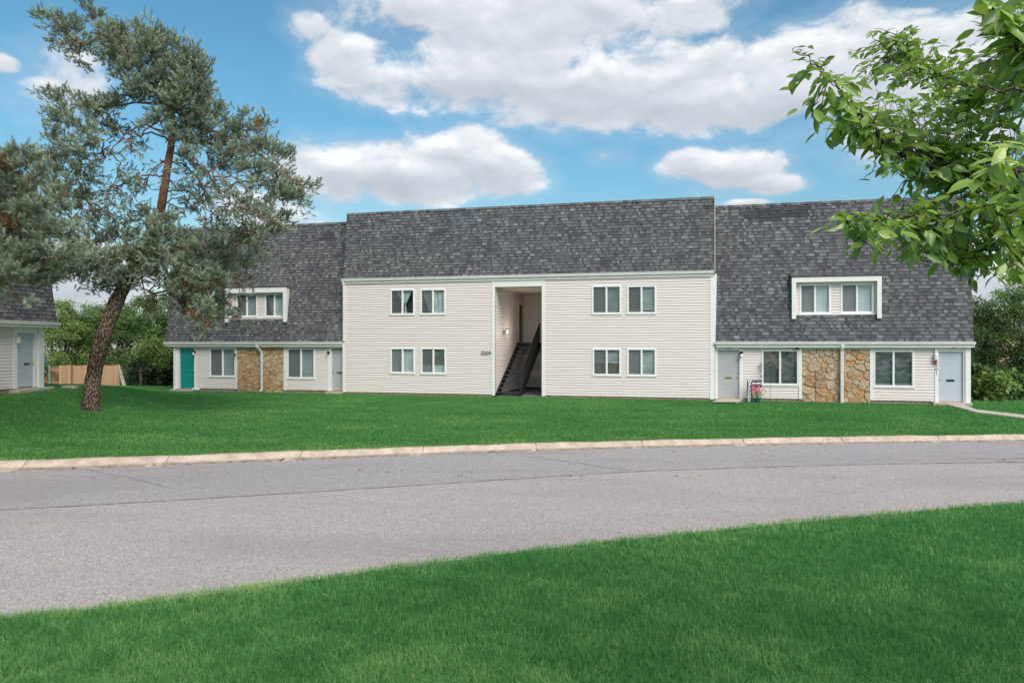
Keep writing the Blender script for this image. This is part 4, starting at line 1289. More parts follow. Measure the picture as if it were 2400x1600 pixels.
# flower pot
v = -.50; bx, by, _ = wpos(1739, v); gz = float(lawn_z(bx, by))
fp = empty('flower_pot', (bx, by, gz), RZ)
tag(fp, 'green pot of pink and coral flowers beside the WELCOME board', 'flower pot')
mb = MB(); mb.tube([(0, 0, 0), (0, 0, .01), (0, 0, .17), (0, 0, .175), (0, 0, .20), (0, 0, .20)], [.10, .115, .155, .172, .172, .14], 20)
mb.build('pot', M['pot'], fp)
mb = MB()
for i in range(170):
    a = random.random() * 6.28; r = random.uniform(.05, .27); zz = random.uniform(.20, .48) - r * .4
    p = Vector((r * math.cos(a), r * math.sin(a), zz)); q = p + Vector((random.gauss(0, .05), random.gauss(0, .05), random.uniform(.02, .09)))
    s_ = Vector((random.gauss(0, 1), random.gauss(0, 1), random.gauss(0, .4))).normalized() * .022
    mb.face([p, (p + q) / 2 + s_, q, (p + q) / 2 - s_], 0, random.random())
for i in range(12):
    a = random.random() * 6.28; mb.tube([(0, 0, .18), (.14 * math.cos(a), .14 * math.sin(a), .62)], .004, 4)
mb.build('leaves', M['leaf_mid'], fp)
for mt, cnt, xo, zo in (('pink', 15, -.05, .60), ('coral', 15, .09, .48)):
    mb = MB()
    for i in range(cnt):
        c = Vector((xo + random.gauss(0, .09), random.gauss(0, .09), zo + random.gauss(0, .09)))
        for k in range(6):
            t = k / 6 * 6.28 + random.random()
            d_ = Vector((math.cos(t), -.5, math.sin(t))) * .045
            e_ = Vector((-math.sin(t), 0, math.cos(t))) * .02
            mb.face([c, c + d_ * .6 + e_, c + d_, c + d_ * .6 - e_])
    mb.build('flowers', M[mt], fp)
# little garden flag above the pot
v = -.30; bx, by, _ = wpos(1740, v); gz = float(lawn_z(bx, by))
gf = empty('garden_flag', (bx, by, gz), RZ)
tag(gf, 'small black and white garden flag on a wire stand above the flower pot', 'flag')
mb = MB(); mb.tube([(-.19, .03, -.1), (-.19, .03, .93), (.20, .03, .93)], .008, 6); mb.build('stand', M['black'], gf)
mb = MB()
for i in range(10):
    a0_, a1_ = -.17 + i * .034, -.17 + (i + 1) * .034
    y0_, y1_ = .015 * math.sin(i), .015 * math.sin(i + 1)
    for (b_, t_, m_) in ((.60, .76, 0), (.76, .81, 1), (.81, .92 - .015 * (i % 2), 0)):
        mb.face([(a0_, y0_, b_), (a1_, y1_, b_), (a1_, y1_, t_), (a0_, y0_, t_)], m_)
mb.build('cloth', [M['board'], M['letter']], gf)
# shepherd rod
v = -.55; bx, by, _ = wpos(1769, v); gz = float(lawn_z(bx, by))
mb = MB(); mb.tube([(0, 0, -.1), (0, 0, 1.75), (.0, 0, 1.85), (-.05, 0, 1.93), (-.12, 0, 1.93), (-.15, 0, 1.86)], .008, 6)
o = mb.build('garden_hook', M['black']); o.location = (bx, by, gz); o.rotation_euler = (0, 0, RZ)
tag(o, 'thin black garden hook standing in front of the right unit\'s dark window', 'garden hook')
# wind chime on the window's left edge
bx, by, _ = wpos(1747.5, YW - .12)
wc = empty('wind_chime', (bx, by, Zp(1747, 829)), RZ)
tag(wc, 'thin wind chime hanging left of the dark window beside the flower pot', 'wind chime')
mb = MB(); mb.tube([(0, 0, .02), (0, 0, -.12)], .004, 4); mb.tube([(0, 0, -.12), (0, 0, -.135)], .05, 10); mb.build('hanger', M['bronze'], wc)
for k in range(4):
    mb = MB(); a = k * 1.57; mb.tube([(.035 * math.cos(a), .035 * math.sin(a), -.14), (.035 * math.cos(a), .035 * math.sin(a), -.42 - .06 * k)], .007, 6); mb.build('chime', M['bronze'], wc)
mb = MB(); mb.tube([(0, 0, -.14), (0, 0, -.62)], .003, 4); mb.box(-.03, .03, -.004, .004, -.70, -.62); mb.build('clapper', M['bronze'], wc)
# white parcel by the teal door
bx, by, _ = wpos(450.5, YW - .25)
mb = MB(); mb.box(-.17, .17, -.10, .10, 0, .09); mb.box(-.172, .172, -.02, .02, .0905, .093, 0)
o = mb.build('parcel', M['white'], bevel=.006); o.location = (bx, by, .056); o.rotation_euler = (0, 0, RZ + .2)
tag(o, 'small white parcel on the doorstep of the teal door', 'parcel')

# position of the main pine: walk out along the ray until the ground is met
def ground_hit(x, y):
    for Y in np.arange(15, 60, .05):
        X_ = (x - CX) / FPX * Y; z = EYE - (y - CY) / FPX * Y
        if z <= lawn_z(X_, Y): return float(Y)
    return 40.0
# paths
def path(name, pts, lift=.012, mt='concrete'):
    mb = MB()
    for (L_, R_) in zip(pts[:-1], pts[1:]):
        (a, b), (c, d) = L_, R_
        n = 8
        for i in range(n):
            t0, t1 = i / n, (i + 1) / n
            q = lambda p, r, t: (p[0] + (r[0] - p[0]) * t, p[1] + (r[1] - p[1]) * t)
            P = [q(a, c, t0), q(b, d, t0), q(b, d, t1), q(a, c, t1)]
            mb.face([(x, y, float(lawn_z(x, y)) + lift) for x, y in P])
            mb.face([(x, y, float(lawn_z(x, y)) + (lift if k < 2 else lift - .1)) for k, (x, y) in enumerate([P[0], P[3], P[3], P[0]])])
            mb.face([(x, y, float(lawn_z(x, y)) + (lift if k < 2 else lift - .1)) for k, (x, y) in enumerate([P[1], P[2], P[2], P[1]])])
    o = mb.build(name, M[mt]); tag(o, kind='structure'); return o
w2 = lambda x, v: wpos(x, v)[:2]
path('path', [(w2(1651, -.15), w2(1706, -.15)), (w2(1634, -1.1), w2(1690, -1.0))], .055)
A = w2(2175, -.25); B_ = w2(2216, -.25)
def sp(x, y, z=-.02):
    Y = (EYE - z) * FPX / (y - CY); return ((x - CX) / FPX * Y, Y)
def hit(x, y):
    Y = ground_hit(x, y); return ((x - CX) / FPX * Y, Y)
path('path_right', [(A, B_), (hit(2241, 948.5), hit(2243, 942.5)), (hit(2352, 962), hit(2354, 955)), (hit(2480, 977), hit(2482, 969))], .04)


# ------------------------------------------------------------------ left building (its front runs away from the camera, facing right)
XL, YL, ZL = -18.45, 29.0, 0.66
lb = empty('apartment_block', (XL, YL, ZL), R(88.0))
tag(lb, 'apartment block at the left edge with shingle mansard and a blue grey door', 'building')
# local: x along facade (to the back), y into the building (to -X), z up ; viewed from +X, x increases to the right
FL = Frame(XL, YL, ZL, math.cos(R(88)), math.sin(R(88)))
UL = lambda x, v=0.0: FL.px(x, 788, v)[0]
d_a, d_b = UL(38), UL(77.5)
def bx_(name, mt, *a, **k):
    mb = MB(); mb.box(*a); return mb.build(name, M[mt], lb, **k)
zLT = 2.60
mb = MB(); siding(mb, -16, UL(28.5), .12, zLT - .2, 0, -1)
mb.build('wall', M['siding'], lb)
mb = MB(); mb.face([(-16, .0, -1), (-16, 9, -1), (-16, 9, 8.2), (-16, .7, 8.2), (-16, 0, zLT)]); mb.face([(.0, .0, -1), (.0, 0, zLT), (.0, .7, 8.2), (.0, 9, 8.2), (.0, 9, -1)])
mb.face([(-16, 9, -1), (0, 9, -1), (0, 9, 8.2), (-16, 9, 8.2)])
mb.build('end_wall', M['siding'], lb)
bx_('foundation', 'foundation', -16, 0, .02, .3, -.9, .118)
bx_('flat_roof', 'shingle', -16, 0, .75, 9, 8.1, 8.2)
d = make_door((d_a, d_b, .12, 2.17), 0, 'blue_door', 1, 'bronze', None, lb, peep=False)
door_frame(d_a, d_b, .10, 2.17, UL(28.5), UL(95), zLT - .19, 0, lb)
bx_('corner_post', 'white', UL(84), UL(95) + .02, -.10, -.0405, .05, zLT - .2)
bx_('soffit', 'white', -16, .25, -.33, .02, zLT - .215, zLT - .20)
bx_('doorstep', 'concrete', UL(22), UL(100) + .1, -.38, .05, -.8, .075, bevel=.01)
mb = MB()
def mapL2(a, s, o): return (a, -.36 + s * .15 / 1.011 - o, zLT - .0 + s / 1.011 + o * .15)
shingles(mb, -16, .42, 5.6, mapL2)
mb.face([(.42, -.36, zLT), (.42, .46, 8.1), (.42, 2, 8.1), (.42, 2, zLT)])
mb.build('roof', M['shingle'], lb)
gutter('gutter', -16, .50, -.36, zLT + .01, lb, fascia=.09)
bx_('porch_lamp', 'gutter', UL(36) - .06, UL(36) + .06, -.16, -.045, 1.78, 2.02, bevel=.02)
# concrete pad at the block's corner
mb = MB(); mb.box(-.25, .25, -.18, .18, -.1, .07)
o = mb.build('splash_block', M['concrete'], bevel=.02); o.location = (-17.85, 29.9, float(lawn_z(-17.85, 29.9)) + .02)
tag(o, 'low pale concrete block on the grass at the left block\'s corner', 'block')


# ------------------------------------------------------------------ fence
def at(x, y, Y): return ((x - CX) / FPX * Y, Y, EYE - (y - CY) / FPX * Y)
YF = 45.0
fx0, fx1 = at(136, 0, YF)[0], at(273, 0, YF)[0]
ztf = at(0, 838.5, YF)[2]
gzf = float(lawn_z(-22, YF))
fence = empty('picket_fence', ((fx0 + fx1) / 2, YF, gzf), 0)
tag(fence, 'tan wooden privacy fence behind the leaning pine tree', 'fence')
FH = ztf - gzf
mb = MB()
n = 26; wfull = fx1 - fx0; pw = wfull / n
for i in range(n):
    a = -wfull / 2 + i * pw; hgt = FH + random.uniform(-.015, .02); tn = random.uniform(.45, .95)
    if i == 5: tn = .02
    z0_ = -.1; jy = random.uniform(-.004, .004)
    prf = [(a + .004, z0_), (a + pw - .004, z0_), (a + pw - .004, hgt - .05), (a + pw - .035, hgt), (a + .035, hgt), (a + .004, hgt - .05)]
    mb.prism(prf, jy, jy + .018, lambda q, p: (p[0], q, p[1]), 0, tn)
mb.build('pickets', M['wood'], fence)
for zz in (.25, .95, FH - .3):
    mb = MB(); mb.box(-wfull / 2 - .55, wfull / 2, .03, .07, zz, zz + .09, 0, .3); mb.build('rail', M['wood'], fence)
for a in (-wfull / 2 - .62, -wfull / 2 + .02, wfull / 2):
    mb = MB(); mb.box(a - .045, a + .045, .02, .11, -.2, FH - .02, 0, .35); mb.build('post', M['grey_wood'] if a < -wfull / 2 - .3 else M['wood'], fence)
# return side running back from the left post
mb = MB()
for i in range(12):
    y = .5 + i * .14
    mb.box(-wfull / 2 - .5 + (i % 2) * .01, -wfull / 2 - .48 + (i % 2) * .01, y - .4, y - .27, -.1, FH - .06, 0, random.uniform(.1, .5))
mb.build('side_panel', M['wood'], fence)
for k, (xa_, ya_, xb_, yb_, lb_) in enumerate([(272, 838, 292, 896, 'longer'), (277, 858, 287, 895, 'shorter')]):
    p0 = Vector(at(xa_, ya_, YF - .6)); p1 = Vector(at(xb_, yb_ + 5, YF - .9 - .3 * k))
    mb = MB(); L_ = (p1 - p0).length; mb.box(-.07, .07, -.02, .02, 0, L_)
    o = mb.build('leaning_board', M['grey_wood']); o.location = p1; o.rotation_euler = (p0 - p1).to_track_quat('Z', 'Y').to_euler()
    tag(o, lb_ + ' weathered grey board leaning against the end of the tan fence', 'board', 'boards leaning by the fence')
# blue umbrella tip and orange toy beside the left block
yv = 44.0
p = at(100, 832, yv)
mb = MB()
gz = float(lawn_z(p[0], yv))
for k in range(8):
    t0, t1 = k / 8 * 6.283, (k + 1) / 8 * 6.283
    mb.face([(0, 0, p[2] - gz + .35), (.8 * math.cos(t0), .8 * math.sin(t0), p[2] - gz), (.8 * math.cos(t1), .8 * math.sin(t1), p[2] - gz)])
um = empty('garden_umbrella', (p[0] - .65, yv, gz))
tag(um, 'bright blue umbrella top showing past the corner of the left block', 'umbrella')
mb.build('canopy', M['blue'], um)
mb = MB(); mb.tube([(0, 0, -.05), (0, 0, p[2] - gz + .36)], .025, 8); mb.build('pole', M['grey_wood'], um)
p = at(103, 888, 42.0); gz = float(lawn_z(p[0], 42))
mb = MB()
mb.tube([(-.3, 0, .55), (-.1, 0, .5), (.15, 0, .55), (.3, 0, .6)], [.05, .11, .12, .05], 10)
mb.tube([(.12, .0, .6), (.14, .0, 1.0)], [.05, .03], 8); mb.tube([(-.2, .1, 0), (-.2, 0, .5)], .03, 8); mb.tube([(.2, .1, 0), (.2, 0, .5)], .03, 8)
o = mb.build('garden_toy', M['orange'], smooth=True); o.scale = (.55, .55, .55); o.location = (p[0], 42, max(gz, p[2] - .35))
tag(o, 'small orange garden toy beyond the left block\'s corner', 'toy')


# ------------------------------------------------------------------ trees
def tubes_np(paths, n=6):
    """paths: list of (pts (k,3), radii (k,)) -> V, F"""
    Vs, Fs = [], []; off = 0
    ang = np.arange(n) * 2 * np.pi / n
    for P, r in paths:
        P = np.asarray(P, float); r = np.asarray(r, float); k = len(P)
        d = np.gradient(P, axis=0); d /= np.linalg.norm(d, axis=1)[:, None] + 1e-9
        ref = np.array([0.31, 0.57, 0.76])
        a = np.cross(d, ref); a /= np.linalg.norm(a, axis=1)[:, None] + 1e-9
        b = np.cross(d, a)
        V = P[:, None] + (a[:, None] * np.cos(ang)[None, :, None] + b[:, None] * np.sin(ang)[None, :, None]) * r[:, None, None]
        Vs.append(V.reshape(-1, 3))
        i = np.arange(k - 1)[:, None] * n; j = np.arange(n)[None]
        j2 = (j + 1) % n
        F = np.stack([i + j, i + j2, i + n + j2, i + n + j], -1).reshape(-1, 4) + off
        Fs.append(F); off += k * n
    return np.concatenate(Vs), np.concatenate(Fs)

def smooth_path(P, m=6):
    P = np.asarray(P, float); n = len(P); out_ = []
    Q = np.vstack([2 * P[0] - P[1], P, 2 * P[-1] - P[-2]])
    for i in range(1, n):
        p0, p1, p2, p3 = Q[i - 1], Q[i], Q[i + 1], Q[i + 2]
        for k in range(m):
            t = k / m
            out_.append(.5 * ((2 * p1) + (-p0 + p2) * t + (2 * p0 - 5 * p1 + 4 * p2 - p3) * t * t + (-p0 + 3 * p1 - 3 * p2 + p3) * t ** 3))
    out_.append(P[-1])
    return np.array(out_)

def unit(v): return v / (np.linalg.norm(v, axis=-1, keepdims=True) + 1e-9)

def wiggly(a, b, k, amp, sag=0.0, rise=0.0):
    t = np.linspace(0, 1, k)[:, None]
    P = a + (b - a) * t
    P = P + np.cumsum(rng.normal(0, amp, (k, 3)), axis=0) * np.sin(np.pi * t)
    P[:, 2] += (rise - sag) * np.sin(np.pi * t[:, 0])
    return P

def needles(P, D, L, per, nl, nw, tone):
    """P,D (n,3) shoots; returns triangles"""
    n = len(P)
    t = rng.random((n, per)) ** 0.8
    base = P[:, None] + D[:, None] * (t * L[:, None])[..., None]
    ref = unit(rng.normal(size=(n, 3)))
    a = unit(np.cross(D, ref)); b = np.cross(D, a)
    ph = rng.random((n, per)) * 2 * np.pi
    al = rng.uniform(0.45, 1.05, (n, per)) * (1.15 - 0.5 * t)
    nd = D[:, None] * np.cos(al)[..., None] + (a[:, None] * np.cos(ph)[..., None] + b[:, None] * np.sin(ph)[..., None]) * np.sin(al)[..., None]
    w = unit(np.cross(nd, rng.normal(size=(n, per, 3)))) * (nw / 2)
    ln = nl * rng.uniform(.7, 1.15, (n, per))
    V = np.stack([base - w, base + w, base + nd * ln[..., None]], axis=2).reshape(-1, 3)
    F = np.arange(len(V)).reshape(-1, 3)
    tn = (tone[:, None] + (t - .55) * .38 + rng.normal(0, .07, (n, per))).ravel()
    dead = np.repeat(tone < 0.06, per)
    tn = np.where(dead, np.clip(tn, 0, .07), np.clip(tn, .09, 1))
    return V, F, tn

def pine(name, label, Yt, trunk_px, clumps, base_z, limbs_px=(), per=46, nl=0.075, nw=0.0075, dens=1.0, shoot=0.20, depth=2.6):
    root_xy = at(trunk_px[0][0], trunk_px[0][1], Yt)
    root = empty(name, (root_xy[0], Yt, base_z)); tag(root, label, 'tree')
    O = np.array([root_xy[0], Yt, base_z])
    TP = []; TR = []
    for i, (x, y, r) in enumerate(trunk_px):
        dy = 0.25 * math.sin(i * 1.3)
        TP.append(at(x, y, Yt + (dy if i > 1 else 0))); TR.append(r / FPX * Yt)
    TP = np.array(TP); TP[0, 2] = base_z - .1
    P = smooth_path(TP, 14); Rr = np.interp(np.linspace(0, len(TR) - 1, len(P)), np.arange(len(TR)), TR)
    V, F = tubes_np([(P, Rr)], 36)
    # plated bark relief
    c = np.repeat(P, 36, axis=0); dv = V - c
    th = np.tile(np.arange(36), len(P)); zz = V[:, 2]
    rel = vnoise(th * 1.0 + np.sin(zz * 5) * 2, zz * 9, 1.6, 21) * .12 + vnoise(th * 1.0, zz * 22, 1.1, 22) * .05
    lowf = vnoise(th * .3, zz * 2, 1.0, 23) * .08
    flare = 1 + .10 * np.exp(-(zz - base_z) / .25)
    V = c + dv * (0.72 + rel * 1.15 + lowf)[:, None] * flare[:, None]
    mesh_np('trunk', V - O, F, [M['pine_bark']], root, smooth=True)
    paths = []; SP = []; SD = []; ST = []; twigs = []
    tz = P[:, 2]
    bpts = [P[::4]]; bpen = [np.full(len(P[::4]), 0.9)]
    for lp_, dq, rr_ in limbs_px:
        q = np.array([at(x, y, Yt + dq * i / (len(lp_) - 1)) for i, (x, y) in enumerate(lp_)])
        q = smooth_path(q, 6); q[1:] += rng.normal(0, .02, q[1:].shape)
        paths.append((q, np.linspace(rr_, .012, len(q)))); bpts.append(q[2:]); bpen.append(np.full(len(q) - 2, .1))
    order = sorted(clumps, key=lambda q: min(math.hypot(q[0] - t_[0], q[1] - t_[1]) for t_ in trunk_px))
    for cl__ in order:
        x, y, rx, ry = cl__[:4]; fl = cl__[4] if len(cl__) > 4 else ''
        off_ = min(math.hypot(x - t_[0], y - t_[1]) for t_ in trunk_px) / FPX * Yt
        dy = rng.uniform(-1, 1) * min(depth, .6 + off_ * .6)
        if 'f' in fl: dy = -rng.uniform(.7, 1.3)
        Yc = Yt + dy
        c = np.array(at(x, y, Yc)); ex = rx / FPX * Yc; ez = ry / FPX * Yc; ey = (ex + ez) / 2 * 1.1
        AP = np.concatenate(bpts); PEN = np.concatenate(bpen)
        # grow from the nearest wood that lies inwards of the clump, keeping limbs rising a little
        want = c + np.array([0, 0, -.35 if 's' not in fl else .45])
        dc = np.linalg.norm((AP - want) * np.array([1, 1, 1.35]), axis=1) + PEN
        rc = abs(c[0] - np.interp(c[2], P[:, 2], P[:, 0])); ra = np.abs(AP[:, 0] - np.interp(AP[:, 2], P[:, 2], P[:, 0]))
        dc = dc + np.where(ra > rc + .2, 3.0, 0)
        k = int(np.argmin(dc)); a = AP[k]
        dist = np.linalg.norm(c - a)
        r0 = min(.065, .012 + .014 * dist)
        bp = wiggly(a, c, 14, .055, 0, dist * .10 if y < 560 else .05)
        paths.append((bp, np.linspace(r0, .011, 14)))
        bpts.append(bp[3:13]); bpen.append(np.full(10, .25))
        area = ex * ez * 3.14
        nb = int(max(6, area * 13)) if 's' not in fl else int(max(7, area * 14))
        nshoot = area * 140 * dens * (.42 if 's' in fl else 1)
        for b_ in range(nb):
            dvec = unit(rng.normal(size=3)) * rng.uniform(.55, 1.0)
            e_ = c + dvec * np.array([ex, ey, ez])
            st_ = bp[rng.integers(9, 14)]
            sub = wiggly(st_, e_, 9, .025, 0, -.06 if 's' in fl else .05)
            twigs.append((sub, np.linspace(.010, .004, 9)))
            m_ = max(2, int(nshoot / nb))
            tt = rng.uniform(.35, 1.02, m_)
            pos = np.stack([np.interp(tt, np.linspace(0, 1, 9), sub[:, q]) for q in range(3)], 1) + rng.normal(0, .085, (m_, 3))
            od = unit(e_ - st_)
            D = unit(od * .55 + rng.normal(0, .38, (m_, 3)) + np.array([0, 0, .62 if 's' not in fl else .05]))
            SP.append(pos); SD.append(D)
            tn = np.full(m_, rng.uniform(.32, .66)) + rng.normal(0, .15, m_)
            pd = .20 if 'd' in fl else (.05 if 's' in fl else .006)
            if rng.random() < pd: tn[:] = 0.02
            ST.append(tn)
    V, F = tubes_np(paths, 8); mesh_np('branches', V - O, F, [M['pine_bark']], root, smooth=True)
    V, F = tubes_np(twigs, 4); mesh_np('twigs', V - O, F, [M['pine_twig']], root)
    SP = np.concatenate(SP); SD = np.concatenate(SD); ST = np.concatenate(ST)
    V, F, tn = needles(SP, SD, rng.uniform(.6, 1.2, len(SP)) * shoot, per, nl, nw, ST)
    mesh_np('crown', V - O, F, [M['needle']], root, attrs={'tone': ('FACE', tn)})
    print(name, 'shoots', len(SP), 'tris', len(F))
    return root

YP = ground_hit(208, 941)
print('pine distance', YP)
trunk_px = [(208, 944, 22), (210, 915, 20.5), (216, 860, 19), (232, 790, 19.5), (256, 720, 18.5), (288, 650, 16), (330, 580, 13.5), (362, 510, 11.5), (376, 440, 10), (388, 365, 9), (396, 300, 8), (385, 235, 7), (345, 180, 6), (290, 125, 4.5), (225, 70, 3)]
C1 = [(150, 65, 62, 34), (205, 28, 42, 24), (105, 42, 34, 20), (190, 105, 60, 32), (250, 82, 42, 40), (130, 100, 40, 20, 's'), (180, 150, 40, 20, 's'),
      (292, 78, 34, 34), (330, 70, 34, 30), (390, 100, 52, 40), (340, 130, 60, 42), (440, 135, 45, 32), (475, 150, 20, 22), (250, 130, 60, 34), (300, 175, 60, 36), (400, 165, 60, 40), (455, 180, 42, 28),
      (370, 205, 72, 40), (440, 228, 58, 38), (300, 225, 50, 30), (480, 250, 40, 26), (250, 232, 50, 24), (195, 238, 50, 22), (135, 225, 44, 18), (98, 215, 22, 14),
      (150, 265, 62, 24), (225, 262, 56, 24), (120, 310, 36, 24), (180, 300, 60, 22), (105, 345, 24, 18), (165, 345, 55, 24), (125, 392, 42, 24), (190, 385, 46, 26, 's'), (150, 430, 48, 26), (200, 440, 40, 26, 's'), (130, 465, 26, 20, 's'),
      (390, 262, 52, 26), (450, 285, 60, 30), (520, 285, 52, 26), (575, 290, 46, 20), (610, 282, 26, 14), (420, 320, 52, 26), (490, 330, 64, 30), (560, 335, 60, 28), (620, 350, 42, 24), (520, 375, 60, 26), (590, 385, 60, 26), (645, 395, 42, 24), (670, 425, 36, 22), (715, 432, 22, 16), (615, 425, 52, 28), (660, 460, 42, 24), (700, 480, 22, 14, 's'), (560, 425, 50, 28, 's'),
      (490, 415, 50, 30, 's'), (450, 380, 46, 26, 's'), (540, 480, 60, 34, 's'), (600, 500, 50, 30, 's'), (640, 520, 40, 24, 's'), (460, 470, 50, 30, 's'), (500, 520, 50, 26, 's'), (290, 400, 40, 24, 's'), (250, 440, 46, 30, 's'), (220, 500, 50, 30, 's'), (300, 470, 44, 26, 's'), (170, 500, 40, 24, 's'),
      (335, 505, 62, 26), (280, 545, 62, 30), (210, 560, 62, 34), (150, 585, 50, 34), (380, 540, 56, 26), (250, 600, 80, 34), (180, 630, 70, 28), (330, 590, 70, 34), (400, 590, 60, 34), (470, 560, 60, 32), (540, 560, 54, 30), (590, 575, 40, 24, 's'), (450, 620, 66, 38), (520, 620, 50, 34), (570, 640, 40, 28, 's'), (600, 545, 40, 22, 's'),
      (380, 640, 50, 28), (430, 660, 56, 32, 'd'), (480, 680, 46, 34, 'd'), (460, 725, 44, 32, 'd'), (505, 735, 34, 26, 'd'), (455, 762, 24, 16), (530, 700, 36, 26, 's'), (550, 735, 30, 18, 's'), (235, 665, 56, 20), (300, 640, 50, 24), (130, 640, 50, 22), (360, 680, 30, 22, 'sd'), (345, 720, 20, 20, 'sd'),
      (340, 110, 55, 40, 'f'), (380, 170, 60, 40, 'f'), (320, 200, 50, 34, 'f'), (430, 200, 50, 36, 'f'), (400, 240, 56, 36, 'f'), (360, 285, 44, 24, 'f'), (440, 265, 56, 30, 'f'), (260, 90, 44, 34, 'f'), (420, 350, 36, 20, 'f'), (360, 545, 50, 26, 'f'), (310, 590, 60, 34, 'f'), (370, 590, 56, 34, 'f'), (270, 630, 50, 26, 'f'), (420, 560, 50, 28, 'f'), (330, 630, 50, 24, 'f'), (210, 600, 60, 34, 'f'), (380, 510, 40, 16, 'f'),
      (260, 295, 46, 20), (190, 335, 55, 24), (240, 350, 40, 22, 's'), (130, 360, 36, 20), (175, 400, 50, 24), (120, 430, 34, 20), (170, 450, 50, 24), (215, 410, 40, 22, 's'), (240, 470, 40, 24, 's'), (190, 490, 46, 24), (280, 420, 36, 24, 's'), (305, 350, 36, 24, 's'), (330, 430, 30, 22, 's'), (290, 500, 40, 22, 's'), (350, 390, 24, 20, 'fs'), (395, 420, 24, 18, 'fs'), (340, 500, 40, 20, 's'), (330, 320, 40, 16, 's'),
      (430, 400, 40, 24, 's'), (430, 440, 36, 22, 's'), (470, 440, 40, 26, 's'), (430, 480, 40, 24, 's'), (520, 450, 44, 26, 's'), (480, 500, 44, 24, 's'), (565, 470, 44, 24), (610, 480, 44, 24), (640, 455, 44, 22), (560, 520, 46, 24, 's'), (620, 520, 40, 22), (660, 510, 34, 18), (410, 320, 40, 22), (600, 325, 46, 22), (650, 360, 36, 20), (690, 455, 30, 20), (540, 350, 60, 30), (470, 210, 34, 26), (500, 260, 36, 22), (560, 265, 24, 14),
      (520, 590, 50, 30), (560, 600, 40, 28), (590, 540, 36, 24), (430, 700, 50, 34, 'd'), (480, 640, 56, 34), (500, 700, 40, 30, 'd')]
LIMBS = [([(397, 305), (365, 300), (335, 288), (300, 300), (255, 345), (235, 370)], -.8, .045), ([(393, 325), (350, 306), (310, 315), (262, 325)], .9, .04), ([(378, 405), (340, 402), (300, 412), (265, 430), (225, 450)], -.6, .035),
         ([(385, 370), (355, 385), (335, 420), (325, 450)], .5, .022), ([(392, 350), (430, 362), (470, 395), (505, 440), (535, 470), (560, 510)], -.9, .045), ([(388, 372), (420, 378), (455, 410), (480, 450), (500, 500)], .7, .035),
         ([(376, 468), (410, 455), (450, 480), (470, 520)], .3, .025), ([(372, 482), (340, 480), (300, 488), (262, 505)], .6, .022), ([(395, 300), (440, 290), (510, 310), (590, 350), (650, 395), (700, 430)], -.5, .05), ([(390, 240), (330, 235), (250, 245), (150, 240)], .4, .04),
         ([(350, 545), (300, 560), (230, 580), (160, 600)], -.8, .04), ([(355, 530), (420, 545), (480, 580), (520, 640)], -.7, .045), ([(380, 440), (430, 440), (470, 470), (530, 540), (545, 620), (552, 690)], -1.2, .028)]
pine('pine_tree', 'tall leaning pine with reddish upper bark on the lawn before the tan fence', YP, trunk_px, C1, float(lawn_z((208 - CX) / FPX * YP, YP)), LIMBS, per=40, nl=.095, nw=.0155, dens=1.0, shoot=.25)
# nearer pine whose trunk stands outside the picture on the left
YN = 20.0
C2 = [(40, 375, 60, 26), (75, 360, 24, 16), (-20, 400, 60, 40), (50, 420, 55, 30), (95, 395, 22, 14), (20, 470, 60, 34), (70, 490, 50, 28), (120, 480, 40, 22), (30, 530, 70, 36), (100, 535, 55, 30), (150, 545, 34, 24), (-20, 560, 60, 50), (50, 590, 70, 36), (120, 600, 50, 30), (160, 590, 30, 24), (20, 635, 64, 26), (90, 640, 50, 22), (140, 630, 36, 22), (-20, 680, 40, 24), (40, 690, 40, 14, 's'),
      (-100, 300, 70, 50), (-160, 180, 80, 60), (-220, 60, 80, 60), (-260, 300, 90, 60), (-120, 450, 80, 50), (-120, 600, 80, 50), (-330, 450, 90, 60), (-330, 600, 90, 60)]
pine('pine_tree', 'nearer pine at the left picture edge, branches hanging over the left block', YN,
     [(-215, 1020, 34), (-212, 900, 31), (-205, 760, 29), (-200, 620, 26), (-210, 460, 22), (-215, 300, 18), (-225, 140, 13), (-230, 0, 8), (-230, -80, 4)], C2,
     float(lawn_z((-215 - CX) / FPX * YN, YN)), per=44, nl=.12, nw=.012, dens=1.9, shoot=.26, depth=1.0)

def leaf_quads(P, Nn, size, tone, asp=.5):
    n = len(P)
    a = unit(np.cross(Nn, rng.normal(size=(n, 3)))); b = np.cross(Nn, a)
    s = size[:, None]
    V = np.stack([P - a * s * .5, P - b * s * asp * .5 + a * s * .05, P + a * s * .5, P + b * s * asp * .5 + a * s * .05], 1).reshape(-1, 3)
    F = np.arange(len(V)).reshape(-1, 4)
    return V, F

